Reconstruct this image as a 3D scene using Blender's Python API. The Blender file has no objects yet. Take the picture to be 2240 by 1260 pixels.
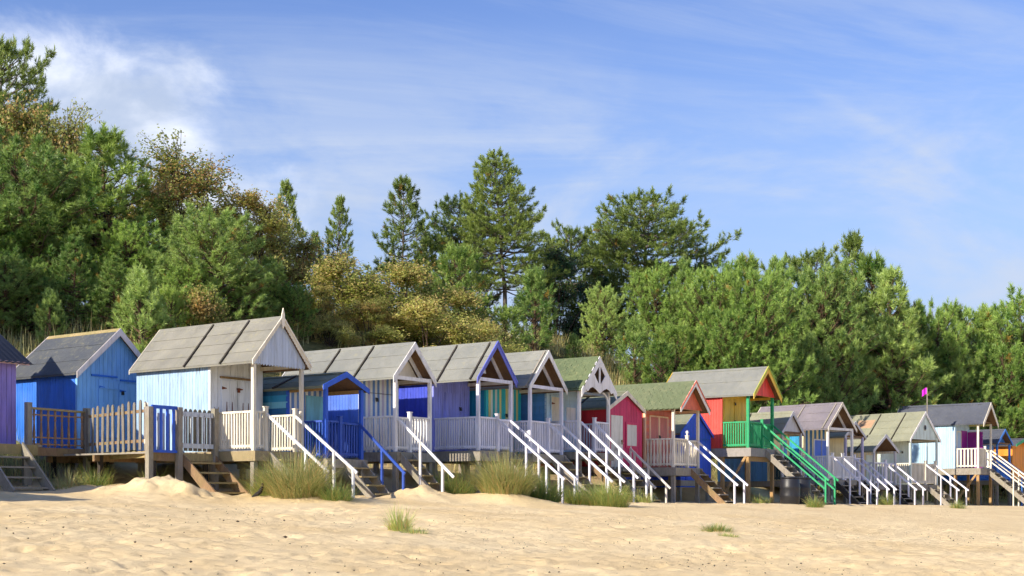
import bpy, math, random
import numpy as np
from mathutils import Vector, Matrix, Quaternion
R = math.radians
random.seed(7); rng = np.random.default_rng(7)
scene = bpy.context.scene
C = scene.collection

# ------------------------------------------------------------------ camera, sky, sun, exposure
CAMZ, FPX, CXP, HYP = 1.6, 2850.0, 1120.0, 1090.0
cd = bpy.data.cameras.new('camera'); cam = bpy.data.objects.new('camera', cd); C.objects.link(cam)
cam.location = (0, 0, CAMZ); cam.rotation_euler = (R(90), 0, 0)
cd.lens = 36 * FPX / 2240; cd.sensor_width = 36; cd.shift_y = (HYP - 630) / 2240
cd.clip_start = .1; cd.clip_end = 6000
scene.camera = cam

SUN_EL, SUN_A = 30.0, -41.0                    # the sun stands to the left, a little on the camera's side
sdir = Vector((-math.cos(R(SUN_A)) * math.cos(R(SUN_EL)), math.sin(R(SUN_A)) * math.cos(R(SUN_EL)), math.sin(R(SUN_EL))))
sl = bpy.data.lights.new('sun', 'SUN'); so = bpy.data.objects.new('sun', sl); C.objects.link(so)
so.rotation_euler = (-sdir).to_track_quat('-Z', 'Y').to_euler(); so.location = (-40, 10, 40)
sl.energy = 2.8; sl.angle = R(.6); sl.color = (1, .90, .74)

world = bpy.data.worlds.new('World'); scene.world = world; world.use_nodes = True
SKY_STRENGTH = .15
def build_world():
    nt = world.node_tree; nt.nodes.clear(); N = nt.nodes.new; L = nt.links.new
    out = N('ShaderNodeOutputWorld'); bg = N('ShaderNodeBackground'); bg.inputs[1].default_value = SKY_STRENGTH
    L(bg.outputs[0], out.inputs[0])
    sky = N('ShaderNodeTexSky'); sky.sky_type = 'NISHITA'; sky.sun_disc = False
    sky.sun_elevation = R(SUN_EL); sky.sun_rotation = R(270 + SUN_A)
    sky.air_density = 1.0; sky.dust_density = .35; sky.ozone_density = 3.0
    hs = N('ShaderNodeHueSaturation'); hs.inputs['Hue'].default_value = .517; hs.inputs['Saturation'].default_value = 1.12; hs.inputs['Value'].default_value = .54
    L(sky.outputs[0], hs.inputs['Color'])
    tc = N('ShaderNodeTexCoord'); sp = N('ShaderNodeSeparateXYZ'); L(tc.outputs['Generated'], sp.inputs[0])
    def M(op, a, b=None, c=None):
        n = N('ShaderNodeMath'); n.operation = op
        for i, v in enumerate((a, b, c)):
            if v is None: continue
            if isinstance(v, (int, float)): n.inputs[i].default_value = v
            else: L(v, n.inputs[i])
        return n.outputs[0]
    def ramp(v, a, b, lo=0.0, hi=1.0):
        n = N('ShaderNodeMapRange'); n.interpolation_type = 'SMOOTHSTEP'
        L(v, n.inputs[0]); n.inputs[1].default_value = a; n.inputs[2].default_value = b
        n.inputs[3].default_value = lo; n.inputs[4].default_value = hi
        return n.outputs[0]
    dz = M('ADD', M('MAXIMUM', sp.outputs[2], 0.0), .10)
    px, py = M('DIVIDE', sp.outputs[0], dz), M('DIVIDE', sp.outputs[1], dz)
    def noise(vx, vy, scale, det, rough, dist=0.0, off=0.0):
        cb = N('ShaderNodeCombineXYZ'); L(vx, cb.inputs[0]); L(vy, cb.inputs[1]); cb.inputs[2].default_value = off
        n = N('ShaderNodeTexNoise'); L(cb.outputs[0], n.inputs['Vector'])
        n.inputs['Scale'].default_value = scale; n.inputs['Detail'].default_value = det
        n.inputs['Roughness'].default_value = rough; n.inputs['Distortion'].default_value = dist
        return n.outputs[0]
    # thin cirrus drawn out in long fibres
    ca, sa = math.cos(R(14)), math.sin(R(14))
    qx = M('ADD', M('MULTIPLY', px, ca), M('MULTIPLY', py, sa)); qy = M('SUBTRACT', M('MULTIPLY', py, ca), M('MULTIPLY', px, sa))
    fib = noise(M('MULTIPLY', qx, .45), M('MULTIPLY', qy, 1.3), 1.6, 9, .64, 1.5, 3.1)
    patch = noise(px, py, .62, 5, .55, .5, 8.4)
    cirrus = M('MULTIPLY', ramp(fib, .40, .74), ramp(patch, .36, .66, .25, 1.0))
    # soft broken cloud, more of it low down
    lowp = noise(M('MULTIPLY', sp.outputs[0], 5.0), M('MULTIPLY', sp.outputs[2], 11.0), 1.0, 8, .58, .35, 5.7)
    low = M('MULTIPLY', ramp(lowp, .43, .66), ramp(sp.outputs[2], .20, .36, 1.0, 0.0))
    # one heap of cumulus standing over the trees on the left
    def blob(cx, cz, rx, rz):
        a = M('DIVIDE', M('SUBTRACT', M('DIVIDE', sp.outputs[0], M('MAXIMUM', sp.outputs[1], .05)), cx), rx)
        b = M('DIVIDE', M('SUBTRACT', M('DIVIDE', sp.outputs[2], M('MAXIMUM', sp.outputs[1], .05)), cz), rz)
        return M('SUBTRACT', 1.0, M('SQRT', M('ADD', M('MULTIPLY', a, a), M('MULTIPLY', b, b))))
    edge = noise(M('MULTIPLY', sp.outputs[0], 12.0), M('MULTIPLY', sp.outputs[2], 16.0), 1.0, 9, .6, .25, 1.3)
    hb = M('MAXIMUM', blob(-.345, .285, .145, .095), M('MAXIMUM', blob(-.30, .262, .10, .06), blob(-.22, .215, .13, .05)))
    heap = M('MULTIPLY', ramp(M('ADD', hb, M('MULTIPLY', M('SUBTRACT', edge, .5), 1.9)), -.12, .75), ramp(sp.outputs[1], .1, .3))
    # an old vapour trail
    tr = M('ABSOLUTE', M('ADD', M('SUBTRACT', M('DIVIDE', sp.outputs[2], M('MAXIMUM', sp.outputs[1], .05)), .351),
                         M('MULTIPLY', M('SUBTRACT', M('DIVIDE', sp.outputs[0], M('MAXIMUM', sp.outputs[1], .05)), .168), .58)))
    trail = M('MULTIPLY', M('MULTIPLY', ramp(M('ADD', tr, M('MULTIPLY', M('SUBTRACT', edge, .5), .012)), .0, .011, 1.0, 0.0), ramp(sp.outputs[0], .15, .2)), M('MULTIPLY', M('MULTIPLY', ramp(sp.outputs[1], .1, .4), ramp(lowp, .3, .6)), .20))
    mask = M('MINIMUM', M('ADD', M('ADD', M('MULTIPLY', cirrus, .38), M('MULTIPLY', low, .80)), trail), .85)
    vl = N('ShaderNodeMix'); vl.data_type = 'RGBA'; L(ramp(sp.outputs[2], .06, .38, .85, .0), vl.inputs[0]); L(hs.outputs[0], vl.inputs[6]); vl.inputs[7].default_value = VEIL
    mx = N('ShaderNodeMix'); mx.data_type = 'RGBA'; L(mask, mx.inputs[0]); L(vl.outputs[2], mx.inputs[6]); mx.inputs[7].default_value = CLOUD
    sh = noise(M('MULTIPLY', sp.outputs[0], 9.0), M('MULTIPLY', sp.outputs[2], 12.0), 1.0, 6, .55, .3, 9.9)
    hc = N('ShaderNodeMix'); hc.data_type = 'RGBA'; L(ramp(sh, .38, .62), hc.inputs[0]); hc.inputs[6].default_value = HEAP_DARK; hc.inputs[7].default_value = HEAP_LIGHT
    m2 = N('ShaderNodeMix'); m2.data_type = 'RGBA'; L(M('MULTIPLY', heap, .9), m2.inputs[0]); L(mx.outputs[2], m2.inputs[6]); L(hc.outputs[2], m2.inputs[7])
    L(m2.outputs[2], bg.inputs[0])
VEIL = (1.18, 1.54, 2.28, 1); CLOUD = (1.75, 2.0, 2.5, 1); HEAP_DARK = (1.55, 1.82, 2.35, 1); HEAP_LIGHT = (3.2, 3.3, 3.5, 1)
build_world()
vs = scene.view_settings; vs.view_transform = 'Standard'; vs.look = 'None'; vs.gamma = 1; vs.use_curve_mapping = False
vs.exposure = 1.26
scene.cycles.use_denoising = True; scene.cycles.denoiser = 'OPENIMAGEDENOISE'; scene.cycles.denoising_input_passes = 'RGB_ALBEDO_NORMAL'
scene.cycles.use_adaptive_sampling = True; scene.cycles.adaptive_threshold = .02; scene.cycles.adaptive_min_samples = 12
scene.cycles.max_bounces = 4; scene.cycles.diffuse_bounces = 2; scene.cycles.glossy_bounces = 2; scene.cycles.transparent_max_bounces = 8

# ------------------------------------------------------------------ helpers
def lin(c): return c / 12.92 if c <= .04045 else ((c + .055) / 1.055) ** 2.4
def S(r, g, b): return (lin(r / 255), lin(g / 255), lin(b / 255), 1)
def tag(o, label=None, cat=None, group=None, kind=None):
    if label: o['label'] = label
    if cat: o['category'] = cat
    if group: o['group'] = group
    if kind: o['kind'] = kind
    return o
def empty(name, loc, rz=0.0):
    o = bpy.data.objects.new(name, None); C.objects.link(o); o.location = loc; o.rotation_euler = (0, 0, rz); o.empty_display_size = .2
    return o
def mesh_obj(name, verts, faces, mat, parent=None, smooth=False):
    me = bpy.data.meshes.new(name); me.from_pydata([tuple(v) for v in verts], [], faces); me.materials.append(mat)
    if smooth: me.polygons.foreach_set('use_smooth', [True] * len(me.polygons))
    me.update()
    o = bpy.data.objects.new(name, me); C.objects.link(o)
    if parent: o.parent = parent
    return o
def np_mesh(name, V, Fc, nper, mat, smooth=False, cols=None):
    """V (n,3) float, Fc (m,nper) int"""
    me = bpy.data.meshes.new(name); V = np.ascontiguousarray(V, dtype=np.float32); Fc = np.ascontiguousarray(Fc, dtype=np.int32)
    me.vertices.add(len(V)); me.vertices.foreach_set('co', V.ravel())
    me.loops.add(Fc.size); me.loops.foreach_set('vertex_index', Fc.ravel())
    me.polygons.add(len(Fc)); me.polygons.foreach_set('loop_start', np.arange(len(Fc), dtype=np.int32) * nper)
    me.update(calc_edges=True)
    me.polygons.foreach_set('use_smooth', np.full(len(Fc), smooth))
    if cols is not None:
        a = me.color_attributes.new('tint', 'FLOAT_COLOR', 'POINT'); c4 = np.ones((len(V), 4), np.float32); c4[:, :cols.shape[1]] = cols
        a.data.foreach_set('color', c4.ravel())
    me.materials.append(mat); me.validate(); return me
_ub = {}
CUBE_V = [(-.5, -.5, -.5), (.5, -.5, -.5), (.5, .5, -.5), (-.5, .5, -.5), (-.5, -.5, .5), (.5, -.5, .5), (.5, .5, .5), (-.5, .5, .5)]
CUBE_F = [(0, 3, 2, 1), (4, 5, 6, 7), (0, 1, 5, 4), (1, 2, 6, 5), (2, 3, 7, 6), (3, 0, 4, 7)]
def unit(mat):
    if mat.name not in _ub:
        me = bpy.data.meshes.new('box'); me.from_pydata(CUBE_V, [], CUBE_F); me.materials.append(mat); _ub[mat.name] = me
    return _ub[mat.name]
def bx(name, parent, mat, x0, x1, y0, y1, z0, z1, tilt=0.0, yaw=0.0):
    o = bpy.data.objects.new(name, unit(mat)); C.objects.link(o); o.parent = parent
    o.location = ((x0 + x1) / 2, (y0 + y1) / 2, (z0 + z1) / 2); o.scale = (abs(x1 - x0), abs(y1 - y0), abs(z1 - z0))
    o.rotation_euler = (0, tilt, yaw)
    return o
def rbox(name, parent, mat, x0, x1, y0, y1, z0, z1):
    v = [(x, y, z) for z in (z0, z1) for x, y in ((x0, y0), (x1, y0), (x1, y1), (x0, y1))]
    return mesh_obj(name, v, CUBE_F, mat, parent)
def beam(name, parent, mat, p0, p1, wd, ht):
    p0, p1 = Vector(p0), Vector(p1); d = p1 - p0
    o = bpy.data.objects.new(name, unit(mat)); C.objects.link(o); o.parent = parent
    o.rotation_mode = 'QUATERNION'; o.rotation_quaternion = d.to_track_quat('Y', 'Z'); o.location = (p0 + p1) / 2; o.scale = (wd, d.length, ht)
    return o
def prism(name, parent, mat, poly, axis, a0, a1):
    n = len(poly)
    def P(q, a): return (q[0], a, q[1]) if axis == 'y' else ((a, q[0], q[1]) if axis == 'x' else (q[0], q[1], a))
    v = [P(q, a0) for q in poly] + [P(q, a1) for q in poly]
    area = sum(poly[i][0] * poly[(i + 1) % n][1] - poly[(i + 1) % n][0] * poly[i][1] for i in range(n))
    f = [tuple(range(n)), tuple(range(2 * n - 1, n - 1, -1))] + [(i, i + n, (i + 1) % n + n, (i + 1) % n) for i in range(n)]
    flip = area < 0 if axis == 'y' else area > 0
    if flip: f = [tuple(reversed(q)) for q in f]
    return mesh_obj(name, v, f, mat, parent)
def lathe_mesh(name, prof, mat, n=8):
    v, f = [], []
    for r, z in prof:
        for k in range(n): v.append((r * math.cos(2 * math.pi * k / n), r * math.sin(2 * math.pi * k / n), z))
    for i in range(len(prof) - 1):
        for k in range(n): f.append((i * n + k, i * n + (k + 1) % n, (i + 1) * n + (k + 1) % n, (i + 1) * n + k))
    f.append(tuple(range(n - 1, -1, -1))); f.append(tuple((len(prof) - 1) * n + k for k in range(n)))
    me = bpy.data.meshes.new(name); me.from_pydata(v, [], f); me.materials.append(mat); me.polygons.foreach_set('use_smooth', [True] * len(me.polygons)); return me
def put(name, me, parent, loc, rot=(0, 0, 0), sc=(1, 1, 1)):
    o = bpy.data.objects.new(name, me); C.objects.link(o)
    if parent: o.parent = parent
    o.location = loc; o.rotation_euler = rot; o.scale = sc; return o

# ------------------------------------------------------------------ materials
_m = {}
def new_mat(name):
    m = bpy.data.materials.new(name); m.use_nodes = True; nt = m.node_tree; b = nt.nodes['Principled BSDF']
    return m, nt, b
def nz(nt, vec, scale, det=4, rough=.55, dist=0.0):
    n = nt.nodes.new('ShaderNodeTexNoise'); n.inputs['Scale'].default_value = scale; n.inputs['Detail'].default_value = det
    n.inputs['Roughness'].default_value = rough; n.inputs['Distortion'].default_value = dist; nt.links.new(vec, n.inputs['Vector']); return n.outputs[0]
def maprange(nt, v, a, b, lo, hi):
    n = nt.nodes.new('ShaderNodeMapRange'); nt.links.new(v, n.inputs[0])
    for i, q in enumerate((a, b, lo, hi)): n.inputs[i + 1].default_value = q
    return n.outputs[0]
def mapping(nt, vec, sc, rot=(0, 0, 0)):
    n = nt.nodes.new('ShaderNodeMapping'); n.inputs['Scale'].default_value = sc; n.inputs['Rotation'].default_value = rot; nt.links.new(vec, n.inputs['Vector']); return n.outputs[0]
def mixc(nt, fac, a, b, mode='MIX'):
    n = nt.nodes.new('ShaderNodeMix'); n.data_type = 'RGBA'; n.blend_type = mode
    for s, v in ((n.inputs[0], fac), (n.inputs[6], a), (n.inputs[7], b)):
        if isinstance(v, (int, float)): s.default_value = v
        elif isinstance(v, tuple): s.default_value = v
        else: nt.links.new(v, s)
    return n.outputs[2]
def mul(nt, a, b, op='MULTIPLY'):
    n = nt.nodes.new('ShaderNodeMath'); n.operation = op
    for s, v in ((n.inputs[0], a), (n.inputs[1], b)):
        if isinstance(v, (int, float)): s.default_value = v
        else: nt.links.new(v, s)
    return n.outputs[0]
def bump(nt, b, h, dist, strength=1.0):
    n = nt.nodes.new('ShaderNodeBump'); n.inputs['Distance'].default_value = dist; n.inputs['Strength'].default_value = strength
    nt.links.new(h, n.inputs['Height']); nt.links.new(n.outputs[0], b.inputs['Normal'])
def geo(nt): return nt.nodes.new('ShaderNodeNewGeometry').outputs['Position']
def objrand(nt): return nt.nodes.new('ShaderNodeObjectInfo').outputs['Random']

def paint(name, col, wear=.25, under=S(128, 118, 104), rough=.55):
    """weathered gloss paint on timber: fading, grain, worn streaks down to grey wood"""
    if name in _m: return _m[name]
    m, nt, b = new_mat(name); p = geo(nt)
    fade = nz(nt, p, 1.3, 5, .6); grain = nz(nt, mapping(nt, p, (26, 26, 1.6)), 1.0, 4, .6); fine = nz(nt, p, 34, 3, .6)
    v = mixc(nt, maprange(nt, fade, .32, .68, 0, .8), col, tuple(min(1, c * 1.16 + .05) for c in col[:3]) + (1,))
    v = mixc(nt, maprange(nt, objrand(nt), 0, 1, 0, .45), v, tuple(c * .84 for c in col[:3]) + (1,))
    w = mul(nt, maprange(nt, grain, .60 - .2 * wear, .76 - .2 * wear, 0, 1), maprange(nt, fade, .56 - .3 * wear, .72, 0, min(1, .6 + wear)))
    v = mixc(nt, w, v, under)
    dirt = mul(nt, maprange(nt, nz(nt, mapping(nt, p, (5, 5, .8)), 1.0, 5, .65), .46, .74, 0, .55), 1.0)
    v = mixc(nt, dirt, v, S(176, 170, 150), 'MULTIPLY')
    nt.links.new(v, b.inputs['Base Color']); b.inputs['Roughness'].default_value = rough
    nt.links.new(maprange(nt, fade, .3, .7, rough - .12, rough + .2), b.inputs['Roughness'])
    bump(nt, b, mixc(nt, .3, grain, fine), .004, .7)
    _m[name] = m; return m
def wood(name, a, bcol, moss=0.0):
    if name in _m: return _m[name]
    m, nt, b = new_mat(name); p = geo(nt)
    g = nz(nt, mapping(nt, p, (9, 9, 3)), 1.6, 7, .68, .8); big = nz(nt, p, 1.8, 4, .6)
    v = mixc(nt, maprange(nt, g, .3, .7, 0, 1), a, bcol)
    v = mixc(nt, maprange(nt, objrand(nt), 0, 1, 0, .35), v, tuple(c * .62 for c in a[:3]) + (1,))
    v = mixc(nt, maprange(nt, big, .45, .7, 0, moss), v, S(112, 118, 60))
    nt.links.new(v, b.inputs['Base Color']); b.inputs['Roughness'].default_value = .85
    bump(nt, b, g, .006, .8); _m[name] = m; return m
def felt(name, a, bcol, lichen=.25, grit=.5):
    if name in _m: return _m[name]
    m, nt, b = new_mat(name); p = geo(nt)
    big = nz(nt, p, 1.1, 6, .62, .4); sm = nz(nt, p, 60, 2, .7); md = nz(nt, p, 7, 5, .65)
    v = mixc(nt, maprange(nt, big, .35, .65, 0, 1), a, bcol)
    v = mixc(nt, maprange(nt, sm, .3, .7, 0, grit), v, tuple(c * .55 for c in a[:3]) + (1,))
    v = mixc(nt, maprange(nt, md, .55, .72, 0, lichen * 1.5), v, S(160, 154, 112))
    stn = nz(nt, mapping(nt, p, (2.2, 2.2, .5)), 1.6, 6, .7, .6); v = mixc(nt, maprange(nt, stn, .52, .72, 0, .5), v, tuple(c * .5 for c in a[:3]) + (1,))
    v = mixc(nt, maprange(nt, objrand(nt), 0, 1, 0, .3), v, tuple(c * .75 for c in bcol[:3]) + (1,))
    nt.links.new(v, b.inputs['Base Color']); b.inputs['Roughness'].default_value = .92
    bump(nt, b, mixc(nt, .7, sm, md), .02, .8); _m[name] = m; return m
def plain(name, col, rough=.6, metal=0.0):
    if name in _m: return _m[name]
    m, nt, b = new_mat(name); p = geo(nt)
    v = mixc(nt, maprange(nt, nz(nt, p, 14, 4), .3, .7, 0, .5), col, tuple(c * .7 for c in col[:3]) + (1,))
    nt.links.new(v, b.inputs['Base Color']); b.inputs['Roughness'].default_value = rough; b.inputs['Metallic'].default_value = metal
    _m[name] = m; return m
def leafmat(name, dark, light, extra=None, trans=.35, rough=.45):
    """foliage: colour comes from the tint stored on each shoot or leaf, between dark and light"""
    m, nt, b = new_mat(name); at_ = nt.nodes.new('ShaderNodeAttribute'); at_.attribute_name = 'tint'
    sp = nt.nodes.new('ShaderNodeSeparateColor'); nt.links.new(at_.outputs['Color'], sp.inputs[0])
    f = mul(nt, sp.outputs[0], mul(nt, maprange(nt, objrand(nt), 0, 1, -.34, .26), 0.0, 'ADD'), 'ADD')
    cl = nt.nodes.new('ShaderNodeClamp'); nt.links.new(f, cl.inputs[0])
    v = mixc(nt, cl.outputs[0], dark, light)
    if extra: v = mixc(nt, sp.outputs[1], v, extra)
    nt.links.new(v, b.inputs['Base Color']); b.inputs['Roughness'].default_value = rough; b.inputs['Specular IOR Level'].default_value = .5
    tr = nt.nodes.new('ShaderNodeBsdfTranslucent'); nt.links.new(v, tr.inputs[0])
    ms = nt.nodes.new('ShaderNodeMixShader'); ms.inputs[0].default_value = trans
    nt.links.new(b.outputs[0], ms.inputs[1]); nt.links.new(tr.outputs[0], ms.inputs[2])
    nt.links.new(ms.outputs[0], nt.nodes['Material Output'].inputs['Surface'])
    return m
def bark(name, a, bcol):
    m, nt, b = new_mat(name); p = nt.nodes.new('ShaderNodeTexCoord').outputs['Object']
    g = nz(nt, mapping(nt, p, (14, 14, 4)), 1.0, 6, .7, .5)
    nt.links.new(mixc(nt, maprange(nt, g, .3, .7, 0, 1), a, bcol), b.inputs['Base Color']); b.inputs['Roughness'].default_value = .95
    bump(nt, b, g, .02, 1); return m

W_GREY = wood('weathered_timber', S(170, 162, 150), S(132, 122, 110), .25)
W_BROWN = wood('brown_timber', S(162, 132, 98), S(122, 96, 70), .3)
W_MOSS = wood('mossy_timber', S(184, 164, 118), S(146, 128, 88), .5)
W_DARK = wood('dark_timber', S(70, 62, 56), S(44, 40, 38), .1)
W_NEW = wood('tan_timber', S(196, 160, 108), S(168, 128, 80), .1)
W_SOFFIT = wood('soffit_timber', S(136, 104, 72), S(96, 70, 48))
WHITE = paint('white_paint', S(238, 234, 232), .22)
CREAM = paint('cream_paint', S(236, 226, 206), .35)
RUST = plain('rusty_iron', S(120, 62, 36), .8)
BLACK = plain('black_iron', S(22, 22, 24), .5)

# ------------------------------------------------------------------ ground
RP = np.array([-6.14, 31.0]); RD = np.array([.7071, .7071]); RN = np.array([.7071, -.7071])      # the line of hut fronts, and its seaward normal
def vnoise(x, y, seed):
    xi = np.floor(x).astype(np.int64); yi = np.floor(y).astype(np.int64); fx = x - xi; fy = y - yi
    fx = fx * fx * (3 - 2 * fx); fy = fy * fy * (3 - 2 * fy)
    def h(a, b):
        n = (a * 374761393 + b * 668265263 + seed * 1442695041) & 0x7fffffff
        n = ((n ^ (n >> 13)) * 1274126177) & 0x7fffffff
        return ((n ^ (n >> 16)) & 0xffff) / 65535.0
    return (h(xi, yi) * (1 - fx) + h(xi + 1, yi) * fx) * (1 - fy) + (h(xi, yi + 1) * (1 - fx) + h(xi + 1, yi + 1) * fx) * fy - .5
def fbm(x, y, seed, o=4):
    s, a = 0, 1.0
    for k in range(o): s = s + a * vnoise(x * 2 ** k, y * 2 ** k, seed + k); a *= .5
    return s
HEAPS = [(-7.95, 29.35, .85, .8, .40), (-7.2, 29.0, .7, .6, .12), (-2.25, 32.9, .7, .9, .30), (-9.3, 30.3, 1.0, .6, .2), (-4.6, 29.9, 1.2, .8, .15), (-.2, 33.4, 1.2, .9, .3)]
def gz(X, Y):
    X = np.asarray(X, float); Y = np.asarray(Y, float)
    al = (X - RP[0]) * RD[0] + (Y - RP[1]) * RD[1]; d = (X - RP[0]) * RN[0] + (Y - RP[1]) * RN[1]
    d = d + .80 * np.clip(-al, 0, 6) + .05 * np.clip(al - 5, 0, 60)
    z0 = 1.55 - .0075 * np.clip(al, -12, 60) + .05 * np.clip(-al - 2, 0, 4)
    left = np.clip((12 - al) / 14, 0, 1)
    beach = -.055 * np.clip(d - 2.0, 0, 22) - .02 * np.clip(d - 24, 0, 60)
    hk = [-400, -60, -30, -22, -16, -11, -7, -4.5, -2, .5, 2.0, 1000]
    hl = [3.0, 4.6, 6.2, 6.3, 5.6, 4.1, 2.2, .95, .40, .10, 0, 0]
    hr = [3.0, 4.2, 6.8, 7.2, 7.1, 6.4, 4.0, 1.3, .12, .02, 0, 0]
    bank = left * np.interp(d, hk, hl) + (1 - left) * np.interp(d, hk, hr) * (1 - .5 * np.clip((al - 26) / 16, 0, 1))
    z = z0 + beach + bank + np.clip((-d - 5) / 8, 0, 1) * 1.1 * fbm(X / 7, Y / 7, 11, 3)
    for hx, hy, ra, rb, hh in HEAPS:
        q = ((X - hx) / ra) ** 2 + ((Y - hy) / rb) ** 2
        z = z + hh * np.exp(-q * .9)
    return z
def g1(x, y): return float(gz(x, y))
def at(px, Z): return (px - CXP) / FPX * Z
def zpx(py, Z): return CAMZ + (HYP - py) * Z / FPX

def axis(segs):
    out = [segs[0][0]]
    for a, b, st in segs:
        n = max(1, int(round(abs(b - a) / st))); out += list(np.linspace(a, b, n + 1)[1:])
    return np.array(out)
def build_ground():
    xs = axis([(-900, -200, 70), (-200, -60, 10), (-60, -16, 1.5), (-16, -11, .16), (-11, 11, .065), (11, 16, .16), (16, 40, .4), (40, 90, 2), (90, 250, 10), (250, 900, 65)])
    ys = axis([(-700, -60, 60), (-60, 8, 3), (8, 12, .4), (12, 30, .06), (30, 34, .11), (34, 62, .35), (62, 110, 1.5), (110, 260, 10), (260, 900, 64)])
    X, Y = np.meshgrid(xs, ys); Z = gz(X, Y)
    d = (X - RP[0]) * RN[0] + (Y - RP[1]) * RN[1]
    near = np.clip((d + 3) / 3, 0, 1) * np.clip((60 - Y) / 20, 0, 1)
    wx = X + .25 * fbm(X * .9, Y * .9, 90, 2)
    soft = .08 * fbm(X / 2.6, Y / 2.1, 21, 3) + .036 * fbm(wx * 1.7, Y * 1.9, 31, 3) + .018 * fbm(X * 6.3, Y * 6.3, 41, 2)
    soft += .018 * np.abs(fbm(wx * 1.05, Y * 1.25, 57, 3))
    Z = Z + near * soft
    hx0 = np.zeros_like(Z)
    for hx, hy, ra, rb, hh in HEAPS[:4]:
        hx0 += np.exp(-(((X - hx) / ra) ** 2 + ((Y - hy) / rb) ** 2))
    Z += np.clip(hx0, 0, 1) * .20 * fbm(X * 3.2, Y * 3.2, 77, 4)
    # footprints and scuffs pressed into dry sand
    for k in range(2600):
        y = 12.3 + 17.5 * rng.random() ** 1.25; x = (rng.random() * 2 - 1) * .46 * y
        if (x - RP[0]) * RN[0] + (y - RP[1]) * RN[1] < 3.0: continue
        a = rng.normal(.5, .8); L_ = rng.uniform(.10, .21); wdt = L_ * rng.uniform(.4, .75); dep = rng.uniform(.008, .036)
        i0, i1 = np.searchsorted(xs, (x - .55, x + .55)); j0, j1 = np.searchsorted(ys, (y - .55, y + .55))
        if i1 - i0 < 3 or j1 - j0 < 3: continue
        dx = X[j0:j1, i0:i1] - x; dy = Y[j0:j1, i0:i1] - y
        p = (dx * math.cos(a) + dy * math.sin(a)) / wdt; q = (-dx * math.sin(a) + dy * math.cos(a)) / L_
        r2 = p * p + q * q
        Z[j0:j1, i0:i1] += dep * (-np.exp(-r2 * 1.6) + .42 * np.exp(-(np.sqrt(r2) - 1.45) ** 2 * 5))
    bankw = np.clip((-d - 3.2 + 1.2 * fbm(X / 1.5, Y / 1.5, 5, 3)) / 2.5, 0, 1)
    nx, ny = len(xs), len(ys)
    V = np.stack([X, Y, Z], -1).reshape(-1, 3)
    i = np.arange(nx * ny).reshape(ny, nx)
    Fq = np.stack([i[:-1, :-1], i[:-1, 1:], i[1:, 1:], i[1:, :-1]], -1).reshape(-1, 4)
    m, nt, b = new_mat('sand'); p = geo(nt)
    a1 = nz(nt, p, .55, 5, .6); a2 = nz(nt, p, 5, 5, .65); a3 = nz(nt, p, 90, 2, .8); a4 = nz(nt, p, 22, 3, .7)
    v = mixc(nt, maprange(nt, a1, .35, .65, 0, 1), S(226, 199, 150), S(241, 218, 173))
    v = mixc(nt, maprange(nt, a2, .4, .7, 0, .4), v, S(212, 184, 140))
    v = mixc(nt, maprange(nt, a3, .62, .8, 0, .35), v, S(120, 96, 70))
    tn = nt.nodes.new('ShaderNodeAttribute'); tn.attribute_name = 'tint'
    soil = mixc(nt, maprange(nt, a2, .3, .7, 0, 1), S(92, 92, 50), S(140, 128, 80))
    sp = nt.nodes.new('ShaderNodeSeparateColor'); nt.links.new(tn.outputs['Color'], sp.inputs[0])
    v = mixc(nt, sp.outputs[0], v, soil)
    nt.links.new(v, b.inputs['Base Color']); b.inputs['Roughness'].default_value = .95; b.inputs['Specular IOR Level'].default_value = .2
    bump(nt, b, mixc(nt, .4, nz(nt, p, 9, 6, .7), a3), .05, .8)
    me = np_mesh('beach_sand', V, Fq, 4, m, True, bankw.reshape(-1, 1).repeat(3, 1))
    o = bpy.data.objects.new('beach_sand', me); C.objects.link(o); tag(o, kind='structure')
build_ground()

# ------------------------------------------------------------------ the hut builder
TH0 = 35.0
SPIN = {}
def spindle(mat):
    if mat.name not in SPIN:
        SPIN[mat.name] = lathe_mesh('spindle', [(.024, 0), (.024, .12), (.03, .15), (.016, .19), (.027, .24), (.03, .34), (.02, .55), (.016, .68), (.027, .72), (.016, .75), (.024, .78), (.024, 1)], mat, 7)
    return SPIN[mat.name]
def balusters(root, mat, p0, p1, z0, z1, n, wd=.04, style='square'):
    """n uprights evenly between p0 and p1 (xy)"""
    for k in range(n):
        t = (k + .5) / n; x = p0[0] + (p1[0] - p0[0]) * t; y = p0[1] + (p1[1] - p0[1]) * t
        if style == 'spindle':
            put('baluster', spindle(mat), root, (x, y, z0), (0, 0, random.random()), (1, 1, z1 - z0))
        elif style == 'shaped':
            put('baluster', shaped(mat), root, (x, y, z0), (0, 0, math.atan2(p1[1] - p0[1], p1[0] - p0[0])), (1, 1, z1 - z0))
        else:
            bx('baluster', root, mat, x - wd / 2, x + wd / 2, y - wd / 2, y + wd / 2, z0, z1, tilt=random.gauss(0, .011))
SHP = {}
def shaped(mat):
    if mat.name not in SHP:
        pr = [(.022, 0), (.03, .1), (.04, .28), (.034, .4), (.018, .55), (.018, .78), (.032, .9), (.026, 1)]
        v = [(sx * w, sy * .012, z) for w, z in pr for sx, sy in ((-1, -1), (1, -1), (1, 1), (-1, 1))]
        f = [tuple(i * 4 + q for q in (k, (k + 1) % 4)) + tuple((i + 1) * 4 + q for q in ((k + 1) % 4, k)) for i in range(len(pr) - 1) for k in range(4)]
        f += [(3, 2, 1, 0), tuple(len(v) - 4 + k for k in range(4))]
        me = bpy.data.meshes.new('shaped_baluster'); me.from_pydata(v, [], f); me.materials.append(mat); SHP[mat.name] = me
    return SHP[mat.name]
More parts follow.
